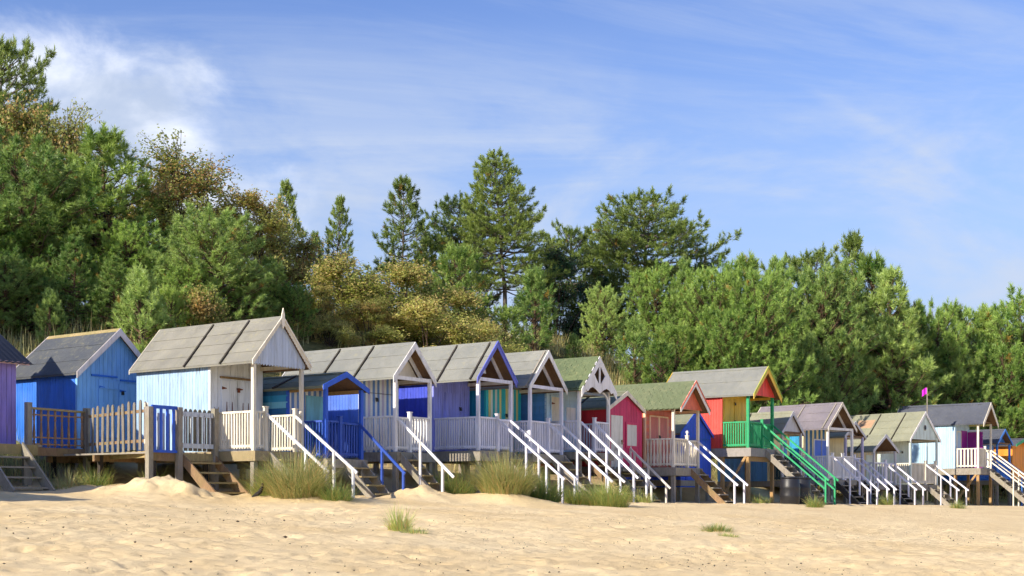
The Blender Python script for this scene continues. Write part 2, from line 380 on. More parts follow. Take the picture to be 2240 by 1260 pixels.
def railing(root, mat, p0, p1, zd, h=.95, n=8, style='square', wd=.04, cap=.07):
    p0, p1 = Vector(p0), Vector(p1)
    beam('top_rail', root, mat, (p0.x, p0.y, zd + h - .02), (p1.x, p1.y, zd + h - .02), cap, .05)
    beam('bottom_rail', root, mat, (p0.x, p0.y, zd + .11), (p1.x, p1.y, zd + .11), .045, .06)
    balusters(root, mat, p0, p1, zd + .05, zd + h - .04, n, wd, style)

HEX = {}
def shingle_mesh(mat):
    if mat.name not in HEX:
        w, l, t = .096, .2, .02
        pl = [(-w, 0), (w, 0), (w, -l * .62), (w * .45, -l), (-w * .45, -l), (-w, -l * .62)]
        v = [(x, y, -t * .3) for x, y in pl] + [(x, y, t) for x, y in pl]; n = 6
        f = [tuple(range(n - 1, -1, -1)), tuple(range(n, 2 * n))] + [(i, (i + 1) % n, (i + 1) % n + n, i + n) for i in range(n)]
        me = bpy.data.meshes.new('shingle'); me.from_pydata(v, [], f); me.materials.append(mat); HEX[mat.name] = me
    return HEX[mat.name]

def wall_left(root, x, y0, y1, z0, z1, mats, kind='v', bw=.105):
    """boarded wall facing -x"""
    rbox('wall_panel', root, mats[0], x + .004, x + .04, y0, y1, z0, z1)
    if kind == 'v':
        n = max(1, int(round((y1 - y0) / bw))); s = (y1 - y0) / n
        for k in range(n):
            j = random.uniform(0, .004)
            bx('wall_board', root, mats[k % len(mats)], x - .014 - j, x + .006 - j, y0 + k * s + .004, y0 + (k + 1) * s - .004, z0 - random.uniform(0, .012), z1)
    else:
        n = max(1, int(round((z1 - z0) / bw))); s = (z1 - z0) / n
        for k in range(n):
            o = bx('wall_board', root, mats[k % len(mats)], x - .022, x + .002, y0, y1, z0 + k * s + .002, z0 + (k + 1) * s + .006); o.rotation_euler = (0, -.12, 0)
def wall_front(root, y, x0, x1, z0, ztop, mats, kind='v', bw=.105, pat=None):
    """boarded wall facing -y, its top following ztop(x)"""
    xm = (x0 + x1) / 2
    prism('wall_panel', root, mats[0], [(x0, z0), (x1, z0), (x1, ztop(x1)), (xm, ztop(xm)), (x0, ztop(x0))], 'y', y + .004, y + .04)
    if kind == 'v':
        n = max(2, int(round((x1 - x0) / bw))); n += n % 2; s = (x1 - x0) / n
        for k in range(n):
            a, b_ = x0 + k * s + .004, x0 + (k + 1) * s - .004; j = random.uniform(0, .003)
            mt = mats[pat[k % len(pat)]] if pat else mats[k % len(mats)]
            prism('wall_board', root, mt, [(a, z0 - random.uniform(0, .01)), (b_, z0), (b_, ztop(b_)), (a, ztop(a))], 'y', y - .014 - j, y + .006 - j)
    else:
        n = int(round((ztop(xm) - z0) / bw)); s = (ztop(xm) - z0) / n
        for k in range(n):
            za, zb = z0 + k * s + .004, z0 + (k + 1) * s
            hl = (x1 - x0) / 2
            if zb > ztop(x0):
                fr = (ztop(xm) - zb) / max(1e-4, ztop(xm) - ztop(x0)); hl *= max(.02, fr)
            prism('wall_board', root, mats[k % len(mats)], [(xm - hl, za), (xm + hl, za), (xm + hl, zb), (xm - hl, zb)], 'y', y - .016, y + .004)

def hut(sp):
    g = sp.get
    X, Y = sp['P']; th = R(g('th', TH0)); rz = math.pi / 2 - th
    zg = g1(X, Y); root = empty(g('name', 'beach_hut'), (X, Y, zg), rz); tag(root, sp['label'], 'beach hut', 'beach huts raised along the dune')
    ux, uy = math.sin(th), math.cos(th); bxv, byv = -math.cos(th), math.sin(th)
    def wpos(x, y): return X + ux * x + bxv * y, Y + uy * x + byv * y
    def gl(x, y): a, b_ = wpos(x, y); return g1(a, b_) - zg
    w, p, L = sp['w'], sp['p'], sp['L']; zd = sp['zd'] - zg; of, os_, orr = g('of', .06), g('os', .12), g('orr', .12)
    ze, zr = zd + sp['he'], zd + sp['hr']
    sl_ = (zr - ze) / (w / 2 + os_)
    def roofz(x): return zr - abs(x - w / 2) * sl_
    zeave = roofz(0) - .05
    fm, sm = sp['front'], sp['side']; kf, ks = g('kf', 'v'), g('ks', 'v')
    PM, RM, SM = g('post', WHITE), g('rail', WHITE), g('frame', W_GREY)
    # --- floor frame and stilts
    yf = -.10 if p > .2 else -.04
    rbox('deck_floor', root, SM, -.02, w + .02, yf + .05, L, zd - .045, zd)
    fa = g('fascia', .16)
    bx('fascia_board', root, g('fmat', SM), -.03, w + .03, yf, yf + .04, zd - .05 - fa, zd - .012)
    bx('fascia_board', root, g('fmat', SM), -.045, -.02, yf, L, zd - .05 - fa, zd - .014)
    bx('fascia_board', root, g('fmat', SM), w + .02, w + .045, yf, L, zd - .05 - fa, zd - .014)
    for k in range(3):
        yy = yf + .25 + k * (L - .5) / 2
        bx('joist', root, W_BROWN, -.01, w + .01, yy - .04, yy + .04, zd - .23, zd - .05)
    stm = g('stilt', W_GREY)
    for yy in ([.05, p, L - .1] if p > .6 else [.06, L - .1]):
        for xx in (.06, w - .06):
            zt = gl(xx, yy) - .3
            if zt < zd - .25: bx('stilt', root, stm, xx - .06, xx + .06, yy - .06, yy + .06, zt, zd - .05)
    if g('brace'):
        zt = gl(0, .5)
        beam('stilt_brace', root, stm, (-.02, .08, zd - .25), (-.02, p, zt + .1), .04, .09)
    # --- walls
    wall_left(root, 0, p, L, zd - g('skirt', .03), zeave, sm, ks, g('bws', .105))
    bx('wall_panel', root, sm[0], w - .03, w, p, L, zd, roofz(w) - .05)
    prism('wall_panel', root, sm[0], [(0, zd), (w, zd), (w, roofz(w) - .05), (w / 2, zr - .06), (0, roofz(0) - .05)], 'y', L - .03, L)
    wall_front(root, p, .0, w, zd - g('skirt', .02), lambda x: roofz(x) - .05, fm, kf, g('bwf', .105), g('pat'))
    tm = g('trim', fm[0])
    bx('corner_trim', root, tm, -.028, .03, p - .026, p + .05, zd, zeave - .01)
    bx('corner_trim', root, tm, w - .03, w + .022, p - .026, p + .05, zd, zeave - .01)
    # --- roof
    rm = sp['roof']; y0, y1 = -of, L + orr
    for side in (-1, 1):
        ex = -os_ if side < 0 else w + os_; cx = w / 2
        slope = prism('roof_slope', root, g('soffit', W_SOFFIT), [(cx, zr), (ex, ze), (ex, ze - .035), (cx, zr - .035)], 'y', y0, y1)
        nrm = Vector((side * sl_, 0, 1)).normalized(); dv = Vector((ex - cx, 0, ze - zr)); Ls = dv.length; dn = dv / Ls
        if g('shingle') and side < 0:
            ax = Vector((0, 1, 0)); up = -dn
            rot = Matrix((ax, up, nrm)).transposed() if Vector(ax).cross(up).dot(nrm) > 0 else Matrix((-ax, up, nrm)).transposed()
            rows = int(Ls / .135) + 1; cols = int((y1 - y0) / .2)
            sc = (y1 - y0) / cols / .2
            prism('felt_sheet', slope, rm, [(cx, zr + .012), (ex - .01, ze + .006), (ex - .01, ze - .02), (cx, zr - .004)], 'y', y0 - .012, y1 + .012)
            for r_ in range(rows):
                s_ = max(0.0, r_ * .135 - .03)
                for c_ in range(cols + (r_ % 2)):
                    yy = y0 + (c_ + .5 - .5 * (r_ % 2)) * .2 * sc
                    yy = min(max(yy, y0 + .06), y1 - .06)
                    q = Vector((cx, yy, zr)) + dn * s_ + nrm * (.017 + random.uniform(0, .004))
                    o = bpy.data.objects.new('shingle', shingle_mesh(rm)); C.objects.link(o); o.parent = slope
                    o.matrix_local = Matrix.Translation(q) @ rot.to_4x4() @ Matrix.Rotation(.05 + random.gauss(0, .012), 4, 'X') @ Matrix.Rotation(random.gauss(0, .015), 4, 'Z') @ Matrix.Diagonal((sc, 1 if s_ + .2 < Ls + .03 else .5, 1, 1))
        elif g('corrugated'):
            pass
        else:
            nc = g('courses', 3); cuts = [0] + [(k + random.uniform(-.08, .08)) / nc for k in range(1, nc)] + [1]
            for k in range(nc):
                a, b_ = cuts[k] * Ls, cuts[k + 1] * Ls + (.05 if k < nc - 1 else .015); h0, h1 = .006 + .004 * (nc - k), .014 + .004 * (nc - k)
                A = Vector((cx, 0, zr)) + dn * a; B = Vector((cx, 0, zr)) + dn * b_
                pts = [A + nrm * h0, B + nrm * h1, B + nrm * (h1 - .009), A + nrm * (h0 - .006)]
                prism('felt_sheet', slope, rm, [(q.x, q.z) for q in pts], 'y', y0 - .01, y1 + .01)
            prism('felt_edge', slope, rm, [(ex - side * .0 + side * .008, ze + .012), (ex + side * .016, ze + .012), (ex + side * .016, ze - .05), (ex + side * .008, ze - .05)], 'y', y0 - .01, y1 + .01)
        for bt in g('battens', []):
            yy = y0 + (y1 - y0) * bt
            A = Vector((cx, yy, zr)) + nrm * .04 - dn * (-.02); B = Vector((ex, yy, ze)) + nrm * .04 + dn * .03
            beam('roof_batten', root, g('battenmat', W_DARK), A, B, .05, .04)
        # barge boards, front and rear
        bh = g('bh', .15); e2 = ex + side * .015; z2 = roofz(0) - (os_ + .015) * sl_
        for yb, nm in ((y0 - .034, 'barge_board'), (y1 + .012, 'barge_board')):
            poly = [(cx, zr + .045), (e2, z2 + .045), (e2, z2 + .045 - bh), (cx, zr + .045 - bh * 1.15)]
            prism(nm, root, g('barge', WHITE), poly, 'y', yb, yb + .022)
        if g('barge2'):
            poly = [(cx, zr + .06), (e2 + side * .02, z2 + .06), (e2 + side * .02, z2 + .005), (cx, zr + .005)]
            prism('barge_capping', root, sp['barge2'], poly, 'y', y0 - .06, y0 - .036)
        if g('scallop'):
            n = int(Ls / .085)
            for k in range(n):
                q = Vector((cx, 0, zr + .045 - bh)) + dn * (k + .5) * Ls / n
                hs_ = .5 * Ls / n * abs(dn.x)
                prism('scallop', root, g('barge', WHITE), [(q.x - hs_, q.z + hs_ * sl_ * (1 if side > 0 else -1) + .012), (q.x + hs_, q.z - hs_ * sl_ * (1 if side > 0 else -1) + .012), (q.x + hs_ * .55, q.z - .03 - hs_ * .4 * sl_ * side), (q.x - hs_ * .55, q.z - .03 + hs_ * .4 * sl_ * side)], 'y', y0 - .03, y0 - .014)
    prism('ridge_cap', root, g('ridge', rm), [(w / 2, zr + .05), (w / 2 + .08, zr + .05 - .08 * sl_), (w / 2 + .08, zr + .03 - .08 * sl_), (w / 2, zr + .03), (w / 2 - .08, zr + .03 - .08 * sl_), (w / 2 - .08, zr + .05 - .08 * sl_)], 'y', y0 - .005, y1 + .005)
    if g('finial'):
        prism('finial', root, CREAM, [(w / 2 - .045, zr - .16), (w / 2, zr - .27), (w / 2 + .045, zr - .16), (w / 2 + .05, zr + .07), (w / 2, zr + .24), (w / 2 - .05, zr + .07)], 'y', y0 - .064, y0 - .038)
    # --- porch
    if p > .2:
        pw = g('pw', .085); hz = g('rh', .95); zb = roofz(0) - .06
        for xx in (0, w - pw):
            bx('porch_post', root, PM, xx, xx + pw, -.0, pw, zd - .02, zb)
        for xx in (0, w - pw):
            bx('wall_plate', root, g('plate', CREAM), xx + .015, xx + pw - .01, pw, p - .03, zb - .09, zb + .005)
        gk = g('gable', 'open')
        if gk == 'open':
            bx('collar_tie', root, PM, pw, w - pw, .012, .06, zb - .10, zb - .005)
            for side in (-1, 1):
                a = Vector((w / 2, .33, zr - .10)); b_ = Vector((0.02 if side < 0 else w - .02, .33, zb - .02))
                beam('inner_rafter', root, PM, a, b_, .045, .09)
            bx('king_post', root, PM, w / 2 - .03, w / 2 + .03, .31, .345, zr - .28, zr - .12)
            if g('inner'):
                prism('gable_panel', root, sp['inner'], [(.08, zb - .02), (w - .08, zb - .02), (w / 2, zr - .1)], 'y', .42, .44)
        elif gk == 'infill':
            n = max(4, int(w / .1)); n += n % 2; gy = g('gy', .02); a0, a1 = -.02, w + .02; s = (a1 - a0) / n; gm = sp['gm']; gb = g('gbot', -.06)
            for k in range(n):
                a, b_ = a0 + k * s + .002, a0 + (k + 1) * s - .002; za, zb2 = roofz(a) - .06, roofz(b_) - .06; z0 = zb + gb
                if g('pointed'): poly = [(a, z0), ((a + b_) / 2, z0 - .045), (b_, z0), (b_, max(zb2, z0 + .01)), (a, max(za, z0 + .01))]
                else: poly = [(a, z0), (b_, z0), (b_, max(zb2, z0 + .01)), (a, max(za, z0 + .01))]
                prism('gable_board', root, gm, poly, 'y', gy - .045, gy - .025 - random.uniform(0, .003))
            bx('tie_beam', root, g('tiem', W_SOFFIT), pw, w - pw, .02, .075, zb + gb + .01, zb + gb + .09)
            if g('porthole'):
                v, f = [], []; nn = 16; cz = zb + (zr - zb) * .42
                for k in range(nn):
                    c_, s_ = math.cos(k / nn * 6.2832), math.sin(k / nn * 6.2832)
                    v += [(w / 2 + .10 * c_, gy - .046, cz + .13 * s_), (w / 2 + .10 * c_, gy - .062, cz + .13 * s_), (w / 2 + .075 * c_, gy - .062, cz + .1 * s_), (w / 2 + .075 * c_, gy - .05, cz + .1 * s_)]
                for k in range(nn):
                    i, j = k * 4, (k + 1) % nn * 4
                    f += [(i, j, j + 1, i + 1), (i + 1, j + 1, j + 2, i + 2), (i + 2, j + 2, j + 3, i + 3)]
                ring = mesh_obj('porthole', v, f, W_GREY, root)
                mesh_obj('porthole_pane', [v[k * 4 + 3] for k in range(nn)], [tuple(range(nn))], plain('dark_glass', S(34, 38, 44), .15), ring)
        # --- railings
        rs, bn = g('rstyle', 'square'), g('bsp', .105)
        if RM:
            railing(root, RM, (pw * .5, p - .02), (pw * .5, pw), zd, hz, max(2, int(p / bn)), rs, g('bwid', .04))
            railing(root, RM, (w - pw * .5, p - .02), (w - pw * .5, pw), zd, hz, max(2, int(p / bn)), rs, g('bwid', .04))
            sx0, sx1 = g('stx', (w * .5, w - pw))
            for a, b_ in ((pw, sx0), (sx1, w - pw)):
                if b_ - a > .12: railing(root, RM, (a, pw * .5), (b_, pw * .5), zd, hz, max(1, int((b_ - a) / bn)), rs, g('bwid', .04))
            if g('gate', True) and sx1 - sx0 > .3:
                railing(root, RM, (sx0 + .03, pw * .5 + .03), (sx1 - .03, pw * .5 + .03), zd + .01, hz - .04, max(2, int((sx1 - sx0) / bn)), rs, g('bwid', .04))
            for xx in (sx0, sx1):
                if .15 < xx < w - .15:
                    bx('newel_post', root, RM, xx - .045, xx + .045, -.02, .07, zd - .02, zd + hz + .1)
                    bx('newel_cap', root, RM, xx - .058, xx + .058, -.033, .083, zd + hz + .1, zd + hz + .125)
    # --- stairs
    if g('stairs', True):
        sx0, sx1 = g('stx', (w * .5, w - .085)); tn = math.tan(R(g('slope', 42))); run = 0.0; yst = yf - .01
        zs = zd - g('sdrop', .06)
        while run < 4 and zs - run * tn > gl((sx0 + sx1) / 2, yst - run) + .02: run += .02
        sm_ = g('stm', W_GREY); tr_ = g('trm', W_MOSS)
        for xx in (sx0 + .02, sx1 - .06):
            e = run + .22
            prism('stair_stringer', root, sm_, [(yst, zs + .03), (yst, zs - .24), (yst - e + .05, zs - .24 - (e - .05) * tn), (yst - e - .05, zs + .03 - (e + .05) * tn)], 'x', xx, xx + .042)
        drop = run * tn; n = max(2, int(round(drop / .21)))
        for k in range(n):
            q = (k + .8) / (n + .1); yy = yst - run * q; zz = zs - drop * q
            bx('stair_tread', root, tr_, sx0 + .064, sx1 - .064, yy - .11, yy + .11, zz - .018, zz + .02, tilt=random.gauss(0, .006))
        hm = g('hrail', WHITE)
        if hm:
            hz = g('rh', .95)
            for k, xx in enumerate((sx0 + .02, sx1 - .02)):
                if k == 0 and g('rails', 'both') == 'right': continue
                if k == 1 and g('rails', 'both') == 'left': continue
                e = run + g('rext', .42); zt = zd + hz - .05
                beam('handrail', root, hm, (xx, .02, zt), (xx + random.gauss(0, .02), yst - e, zt - (e + yst * -1 - 0) * tn * g('rs', .92)), .042, .062)
                if g('midrail'): beam('mid_rail', root, hm, (xx, -.02, zt - .42), (xx, yst - e + .15, zt - .42 - (e - .15 - yst) * tn * .92), .04, .055)
                for f_ in g('rposts', (.42, .93)):
                    yy = yst - e * f_; zz = zt - (e * f_ - yst) * tn * g('rs', .92); gq = gl(xx, yy) - .15
                    if zz > gq + .2: bx('handrail_post', root, hm, xx - .027, xx + .027, yy - .027, yy + .027, gq, zz + .01)
    return root, dict(zd=zd, zr=zr, ze=ze, roofz=roofz, gl=gl, w=w, p=p, L=L, zeave=zeave)

def door(root, y, x0, x1, z0, z1, mat, hinge=None, handle=None, boards=0, frame=None):
    d = rbox('door', root, mat, x0, x1, y - .034, y - .016, z0, z1)
    if boards:
        s = (x1 - x0) / boards
        for k in range(boards): bx('door_board', d, mat, x0 + k * s + .004, x0 + (k + 1) * s - .004, y - .044, y - .034, z0 + .004, z1 - .004)
    yy = y - (.046 if boards else .036)
    if handle: bx('door_handle', d, handle, x1 - .1, x1 - .05, yy - .03, yy, (z0 + z1) / 2 - .09, (z0 + z1) / 2 + .05)
    if hinge:
        for zz in (z0 + .22, z1 - .2): prism('hinge', d, hinge, [(x0 + .01, zz - .035), (x0 + .3 * min(1, (x1 - x0)), zz - .01), (x0 + .3 * min(1, (x1 - x0)), zz + .01), (x0 + .01, zz + .035)], 'y', yy - .012, yy)
    if frame:
        bx('door_frame', d, frame, x0 - .05, x0, y - .05, y - .01, z0, z1 + .05); bx('door_frame', d, frame, x1, x1 + .05, y - .05, y - .01, z0, z1 + .05)
        bx('door_frame', d, frame, x0, x1, y - .05, y - .01, z1, z1 + .05)
    return d
def padlock(root, x, y, z, mat=BLACK):
    lk = rbox('padlock', root, mat, x - .035, x + .035, y - .05, y - .02, z - .055, z + .02)
    bx('shackle', lk, mat, x - .05, x + .05, y - .028, y - .014, z + .02, z + .05)
# ------------------------------------------------------------------ the huts, from left to right
F_GREY = felt('grey_felt', S(150, 150, 142), S(128, 130, 126))
F_TAN = felt('tan_felt', S(154, 151, 138), S(128, 126, 118), .35)
F_SLATE = felt('slate_felt', S(74, 80, 90), S(92, 95, 98), .25)
F_DARK = felt('charcoal_felt', S(96, 100, 112), S(80, 84, 96), .1)
F_OLIVE = felt('olive_felt', S(140, 142, 120), S(118, 124, 104), .3)
F_GREEN = felt('green_shingle', S(112, 124, 86), S(92, 106, 76), .3)
F_GREEN2 = felt('moss_shingle', S(120, 128, 96), S(102, 114, 82), .3)
F_PURP = felt('mauve_felt', S(140, 132, 138), S(122, 116, 124), .12)
F_SAGE = felt('sage_felt', S(160, 160, 138), S(140, 142, 122), .35)
SKY1 = paint('cobalt_paint', S(24, 112, 222), .12); SKY2 = paint('cornflower_paint', S(124, 184, 250), .15)
PALE = paint('pale_blue_paint', S(166, 198, 228), .6, S(118, 124, 128)); PALE2 = paint('ivory_blue_paint', S(226, 232, 240), .3)
GABLE3 = paint('grey_blue_paint', S(190, 202, 220), .55)
NAVY = paint('royal_blue_paint', S(28, 88, 204), .1); NAVY2 = paint('navy_paint', S(24, 72, 170), .1)
TEAL = paint('teal_paint', S(40, 150, 200), .15); TEAL2 = paint('deep_teal_paint', S(24, 108, 164), .15); AQUA = paint('aqua_paint', S(120, 196, 222), .2)
CORN = paint('bluebell_paint', S(84, 124, 226), .08); PERI = paint('periwinkle_paint', S(138, 146, 232), .15); DEEPB = paint('ultramarine_paint', S(44, 66, 196), .08)
LILAC = paint('lilac_paint', S(186, 182, 214), .2); STRB = paint('stripe_blue_paint', S(96, 140, 208), .15); STRW = paint('stripe_white_paint', S(222, 228, 232), .15)
TURQ = paint('turquoise_paint', S(30, 190, 200), .1); TURQ2 = paint('lagoon_paint', S(28, 164, 214), .12); MINTW = paint('mint_white_paint', S(226, 240, 226), .15); YST = paint('lemon_paint', S(226, 222, 140), .15)
DENIM = paint('denim_paint', S(86, 156, 222), .18); BABY = paint('baby_blue_paint', S(182, 214, 240), .25)
RED = paint('scarlet_paint', S(206, 24, 40), .12); CRIM = paint('crimson_paint', S(204, 44, 100), .15); GREYW = paint('putty_paint', S(214, 212, 204), .25)
CORAL = paint('coral_paint', S(222, 112, 84), .15); SALMON = paint('salmon_paint', S(208, 116, 108), .15); PEACH = paint('peach_paint', S(248, 204, 168), .15)
BLUE13 = paint('electric_blue_paint', S(26, 84, 216), .08)
RED14 = paint('tomato_paint', S(228, 66, 54), .08); YEL = paint('yellow_paint', S(240, 196, 66), .1); GRN = paint('green_paint', S(16, 160, 98), .08)
LGREY = paint('light_grey_paint', S(196, 196, 200), .2); DGREEN = paint('dark_green_paint', S(30, 66, 74), .1); BUFF = paint('buff_paint', S(238, 220, 170), .2)
MINT = paint('pale_mint_paint', S(206, 222, 216), .2); ICE = paint('ice_blue_paint', S(176, 212, 238), .12); MAGEN = paint('magenta_paint', S(150, 26, 146), .05)
ORANGE = paint('orange_paint', S(248, 150, 24), .08); BLU20 = paint('azure_paint', S(48, 128, 220), .12); PURPLE = paint('purple_paint', S(146, 126, 206), .25)
LAV = paint('white_lavender_paint', S(228, 226, 240), .18); BLUEGREY = paint('blue_grey_paint', S(196, 204, 216), .4)

def hut_purple():
    th = R(TH0); P = (-11.92, 31.3); zg = g1(*P); root = empty('beach_hut', (P[0], P[1], zg), math.pi / 2 - th)
    tag(root, 'purple boarded hut with dark corrugated roof, cut by the left edge', 'beach hut', 'beach huts raised along the dune')
    zd = 2.86 - zg; W = 2.6; D = 2.6; zt = zd + 2.05
    def gl(x, y): return g1(P[0] + math.sin(th) * x - math.cos(th) * y, P[1] + math.cos(th) * x + math.sin(th) * y) - zg
    wall_front(root, 0, -W, 0, zd - .02, lambda x: zt, [PURPLE], 'v', .13)
    bx('wall_panel', root, PURPLE, -.04, 0, .045, D, zd, zt); bx('wall_panel', root, PURPLE, -W, -W + .04, .045, D, zd, zt); bx('wall_panel', root, PURPLE, -W, 0, D - .04, D, zd, zt + .9)
    prism('wall_panel', root, PURPLE, [(0.05, zt), (D, zt), (D, zt + 1.2)], 'x', -.04, -.002)
    # corrugated sheet roof pitched towards the beach
    n = 76; v, f = [], []; pt = math.tan(R(32))
    for k in range(n + 1):
        x = -W - .2 + k * (W + .45) / n; zz = .012 * math.sin(k * math.pi / 2.0 * 1.0)
        for yy in (-.3, D + .1): v.append((x, yy, zt + .04 + (yy + .3) * pt + zz - .12)); v.append((x, yy, zt + .025 + (yy + .3) * pt + zz - .12))
    for k in range(n):
        a, b_ = 4 * k, 4 * k + 4
        f += [(a, b_, b_ + 2, a + 2), (a + 1, a + 3, b_ + 3, b_ + 1), (a, a + 1, b_ + 1, b_)]
    mesh_obj('corrugated_roof', v, f, plain('tarred_sheet', S(50, 54, 66), .6), root, True)
    bx('eave_board', root, paint('pink_paint', S(214, 176, 178), .3), -W, .2, -.26, -.22, zt - .12, zt - .05)
    rbox('deck_floor', root, W_GREY, -W, .1, -.9, D, zd - .05, zd); bx('fascia_board', root, W_MOSS, -W, -.05, -.94, -.9, zd - .24, zd - .005)
    for xx in (-1.35, -.2, -W): bx('stilt', root, W_GREY, xx - .05, xx + .05, -.7, -.6, gl(xx, -.65) - .3, zd - .05)
    for xx in (-.3, -W + .1): bx('stilt', root, W_GREY, xx - .05, xx + .05, D - .3, D - .2, gl(xx, D - .25) - .3, zd - .05)
    run = 0; tn = math.tan(R(45))
    while zd - .1 - run * tn > gl(-.9, -.95 - run) and run < 3: run += .02
    for xx in (-.44, -1.48): prism('stair_stringer', root, W_GREY, [(-.95, zd + .05), (-.95, zd - .24), (-.95 - run - .05, zd - .30 - run * tn), (-.95 - run - .2, zd - .06 - run * tn)], 'x', xx - .05, xx)
    ns = 4
    for k in range(ns):
        q = (k + .9) / (ns + .3); bx('stair_tread', root, W_GREY, -1.475, -.495, -.95 - run * q - .1, -.95 - run * q + .1, zd - .1 - run * tn * q - .02, zd - .1 - run * tn * q + .02)
hut_purple()
for lb, P_, fr, sd in (('green hut of the row just outside the left edge, nearest the frame', (-15.4, 27.2), GRN, GRN), ('yellow hut of the row outside the left edge, second from the frame', (-15.3, 24.6), YEL, YEL), ('white hut of the row outside the left edge, third from the frame', (-14.6, 20.9), WHITE, WHITE)):
    hut(dict(label=lb, P=P_, w=2.0, p=1.2, L=3.6, of=.1, zd=g1(*P_) + 1.2, he=1.95, hr=3.0, front=[fr], side=[sd], roof=F_GREY, courses=2, stx=(1.0, 1.8)))

# blue hut behind the picket fences
r, k = hut(dict(label='blue hut with closed double doors and white barge boards behind weathered picket fence', P=(-11.07, 33.2), w=2.37, p=0, L=2.75, of=.16, zd=2.82, he=1.96, hr=3.18, os=.14,
    front=[SKY2], side=[SKY1], roof=F_SLATE, courses=3, bh=.17, barge=paint('faded_white_paint', S(226, 216, 212), .4), ridge=W_MOSS, stairs=False, bws=.11, bwf=.14, orr=.1, skirt=.1))
zd = k['zd']
door(r, -.0, .62, 1.22, zd + .06, zd + 1.86, SKY2, SKY1, None, 4); door(r, -.0, 1.26, 1.95, zd + .06, zd + 1.8, SKY2, SKY1, None, 4)
for x0, x1, zz in ((.4, 1.2, 1.93), (1.3, 2.25, 1.86)): bx('door_head', r, SKY1, x0, x1, -.06, -.016, zd + zz, zd + zz + .045)
for zz in (.35, 1.62): bx('door_ledge', r, SKY2, .64, 1.2, -.075, -.047, zd + zz, zd + zz + .03)
padlock(r, 1.36, -.03, zd + 1.55, BLACK)

# pale blue hut, the nearest with a porch
r, k = hut(dict(label='pale blue hut with finial, scalloped gable and rusty door hinges, marram grass below its steps', P=(-6.15, 31.0), w=1.70, p=1.49, L=4.24, of=.08, zd=2.74, he=2.11, hr=3.24,
    front=[PALE2], side=[PALE], roof=F_TAN, courses=4, battens=(.24, .53), barge=CREAM, bh=.11, barge2=CREAM, scallop=True, finial=True, gable='infill', gm=GABLE3, pointed=True, gbot=-.10,
    post=CREAM, rail=CREAM, hrail=WHITE, stx=(.42, 1.42), pw=.085, bsp=.095, gate=False, bwf=.2, rposts=(.62, .95), slope=38, fascia=.2, fmat=wood('buff_timber', S(176, 158, 122), S(150, 130, 96), .3), rext=.55, trim=PALE2))
zd = k['zd']
d1 = door(r, 1.49, .32, .84, zd + .03, zd + 1.78, PALE2, RUST, None, 2); d2 = door(r, 1.49, .86, 1.38, zd + .03, zd + 1.78, PALE2, RUST, None, 2)
bx('door_head', r, W_BROWN, .28, 1.42, 1.43, 1.475, zd + 1.82, zd + 1.87); padlock(r, .85, 1.44, zd + 1.55, RUST)
for x in (.10, .22): prism('rusty_spike', r, RUST, [(x - .022, zd + .55), (x + .022, zd + .55), (x, zd + 1.1)], 'y', 1.445, 1.462)
for dd, xs_ in ((d1, (.48, .66)), (d2, (1.02, 1.20))):
    for x in xs_: prism('rusty_spike', dd, RUST, [(x - .022, zd + .72), (x + .022, zd + .72), (x, zd + 1.25)], 'y', 1.425, 1.442)

# low blue porch
r, k = hut(dict(label='low hut with royal blue open porch and teal boarded side wall', P=(-4.62, 32.3), w=1.41, p=1.29, L=3.1, of=.04, zd=2.59, he=1.78, hr=2.16, os=.14,
    front=[STRW, STRB], side=[TEAL, TEAL2, AQUA], ks='h', bws=.16, roof=F_OLIVE, courses=2, battens=(.52,), barge=NAVY, bh=.13, gable='none', post=NAVY, rail=NAVY2, hrail=NAVY2, stx=(.55, 1.3), rails='right', gate=True,
    stm=W_GREY, pw=.09, slope=43, fascia=.18, plate=W_NEW, rposts=(.45, .96), trim=NAVY))
zd = k['zd']; door(r, 1.29, .62, 1.3, zd + .03, zd + 1.66, AQUA, None, BLACK, 0)

# striped hut
r, k = hut(dict(label='hut with blue and white striped front and plain white truss gable', P=(-3.05, 34.09), w=1.53, p=1.22, L=4.08, of=.02, zd=2.82, he=1.94, hr=2.90,
    front=[STRW, STRB, LILAC], pat=[0, 1, 0, 2, 0, 1], bwf=.1, side=[CORN], roof=F_GREY, courses=3, battens=(.33, .62), barge=WHITE, bh=.17, inner=CREAM, post=WHITE, rail=WHITE, hrail=WHITE, stx=(.06, .62), rails='left',
    gate=True, slope=43, rposts=(.38, .80), fascia=.2, rext=.62))
padlock(r, .62, 1.19, k['zd'] + 1.45)
beam('door_strap', r, BLACK, (.1, 1.19, k['zd'] + 1.62), (1.3, 1.19, k['zd'] + 1.62), .012, .012)

# periwinkle hut
r, k = hut(dict(label='periwinkle hut with violet blue barge boards above a big grass tussock', P=(-.93, 36.21), w=1.66, p=1.60, L=3.9, of=.03, zd=2.93, he=1.98, hr=3.07,
    front=[PERI], side=[DEEPB], roof=F_GREY, courses=3, battens=(.05, .34), barge=paint('violet_blue_paint', S(104, 112, 206), .12), bh=.15, barge2=paint('violet_blue_paint', S(104, 112, 206)), post=LAV, rail=LAV, hrail=LAV, stx=(.93, 1.6),
    gate=True, bsp=.085, slope=40, fascia=.24, rposts=(.4, .72, .97), rext=.5))
zd = k['zd']; door(r, 1.6, .5, 1.15, zd + .03, zd + 1.72, PERI, None, None, 4); padlock(r, 1.2, 1.56, zd + 1.28); padlock(r, 1.2, 1.56, zd + .45)
prism('hanging_pennant', r, WHITE, [(.72, zd + 2.24), (1.0, zd + 2.24), (.86, zd + 2.72)], 'y', .47, .485)
prism('hanging_bunting', r, W_DARK, [(.56, zd + 2.24), (.68, zd + 2.24), (.80, zd + 2.6)], 'y', .49, .505)

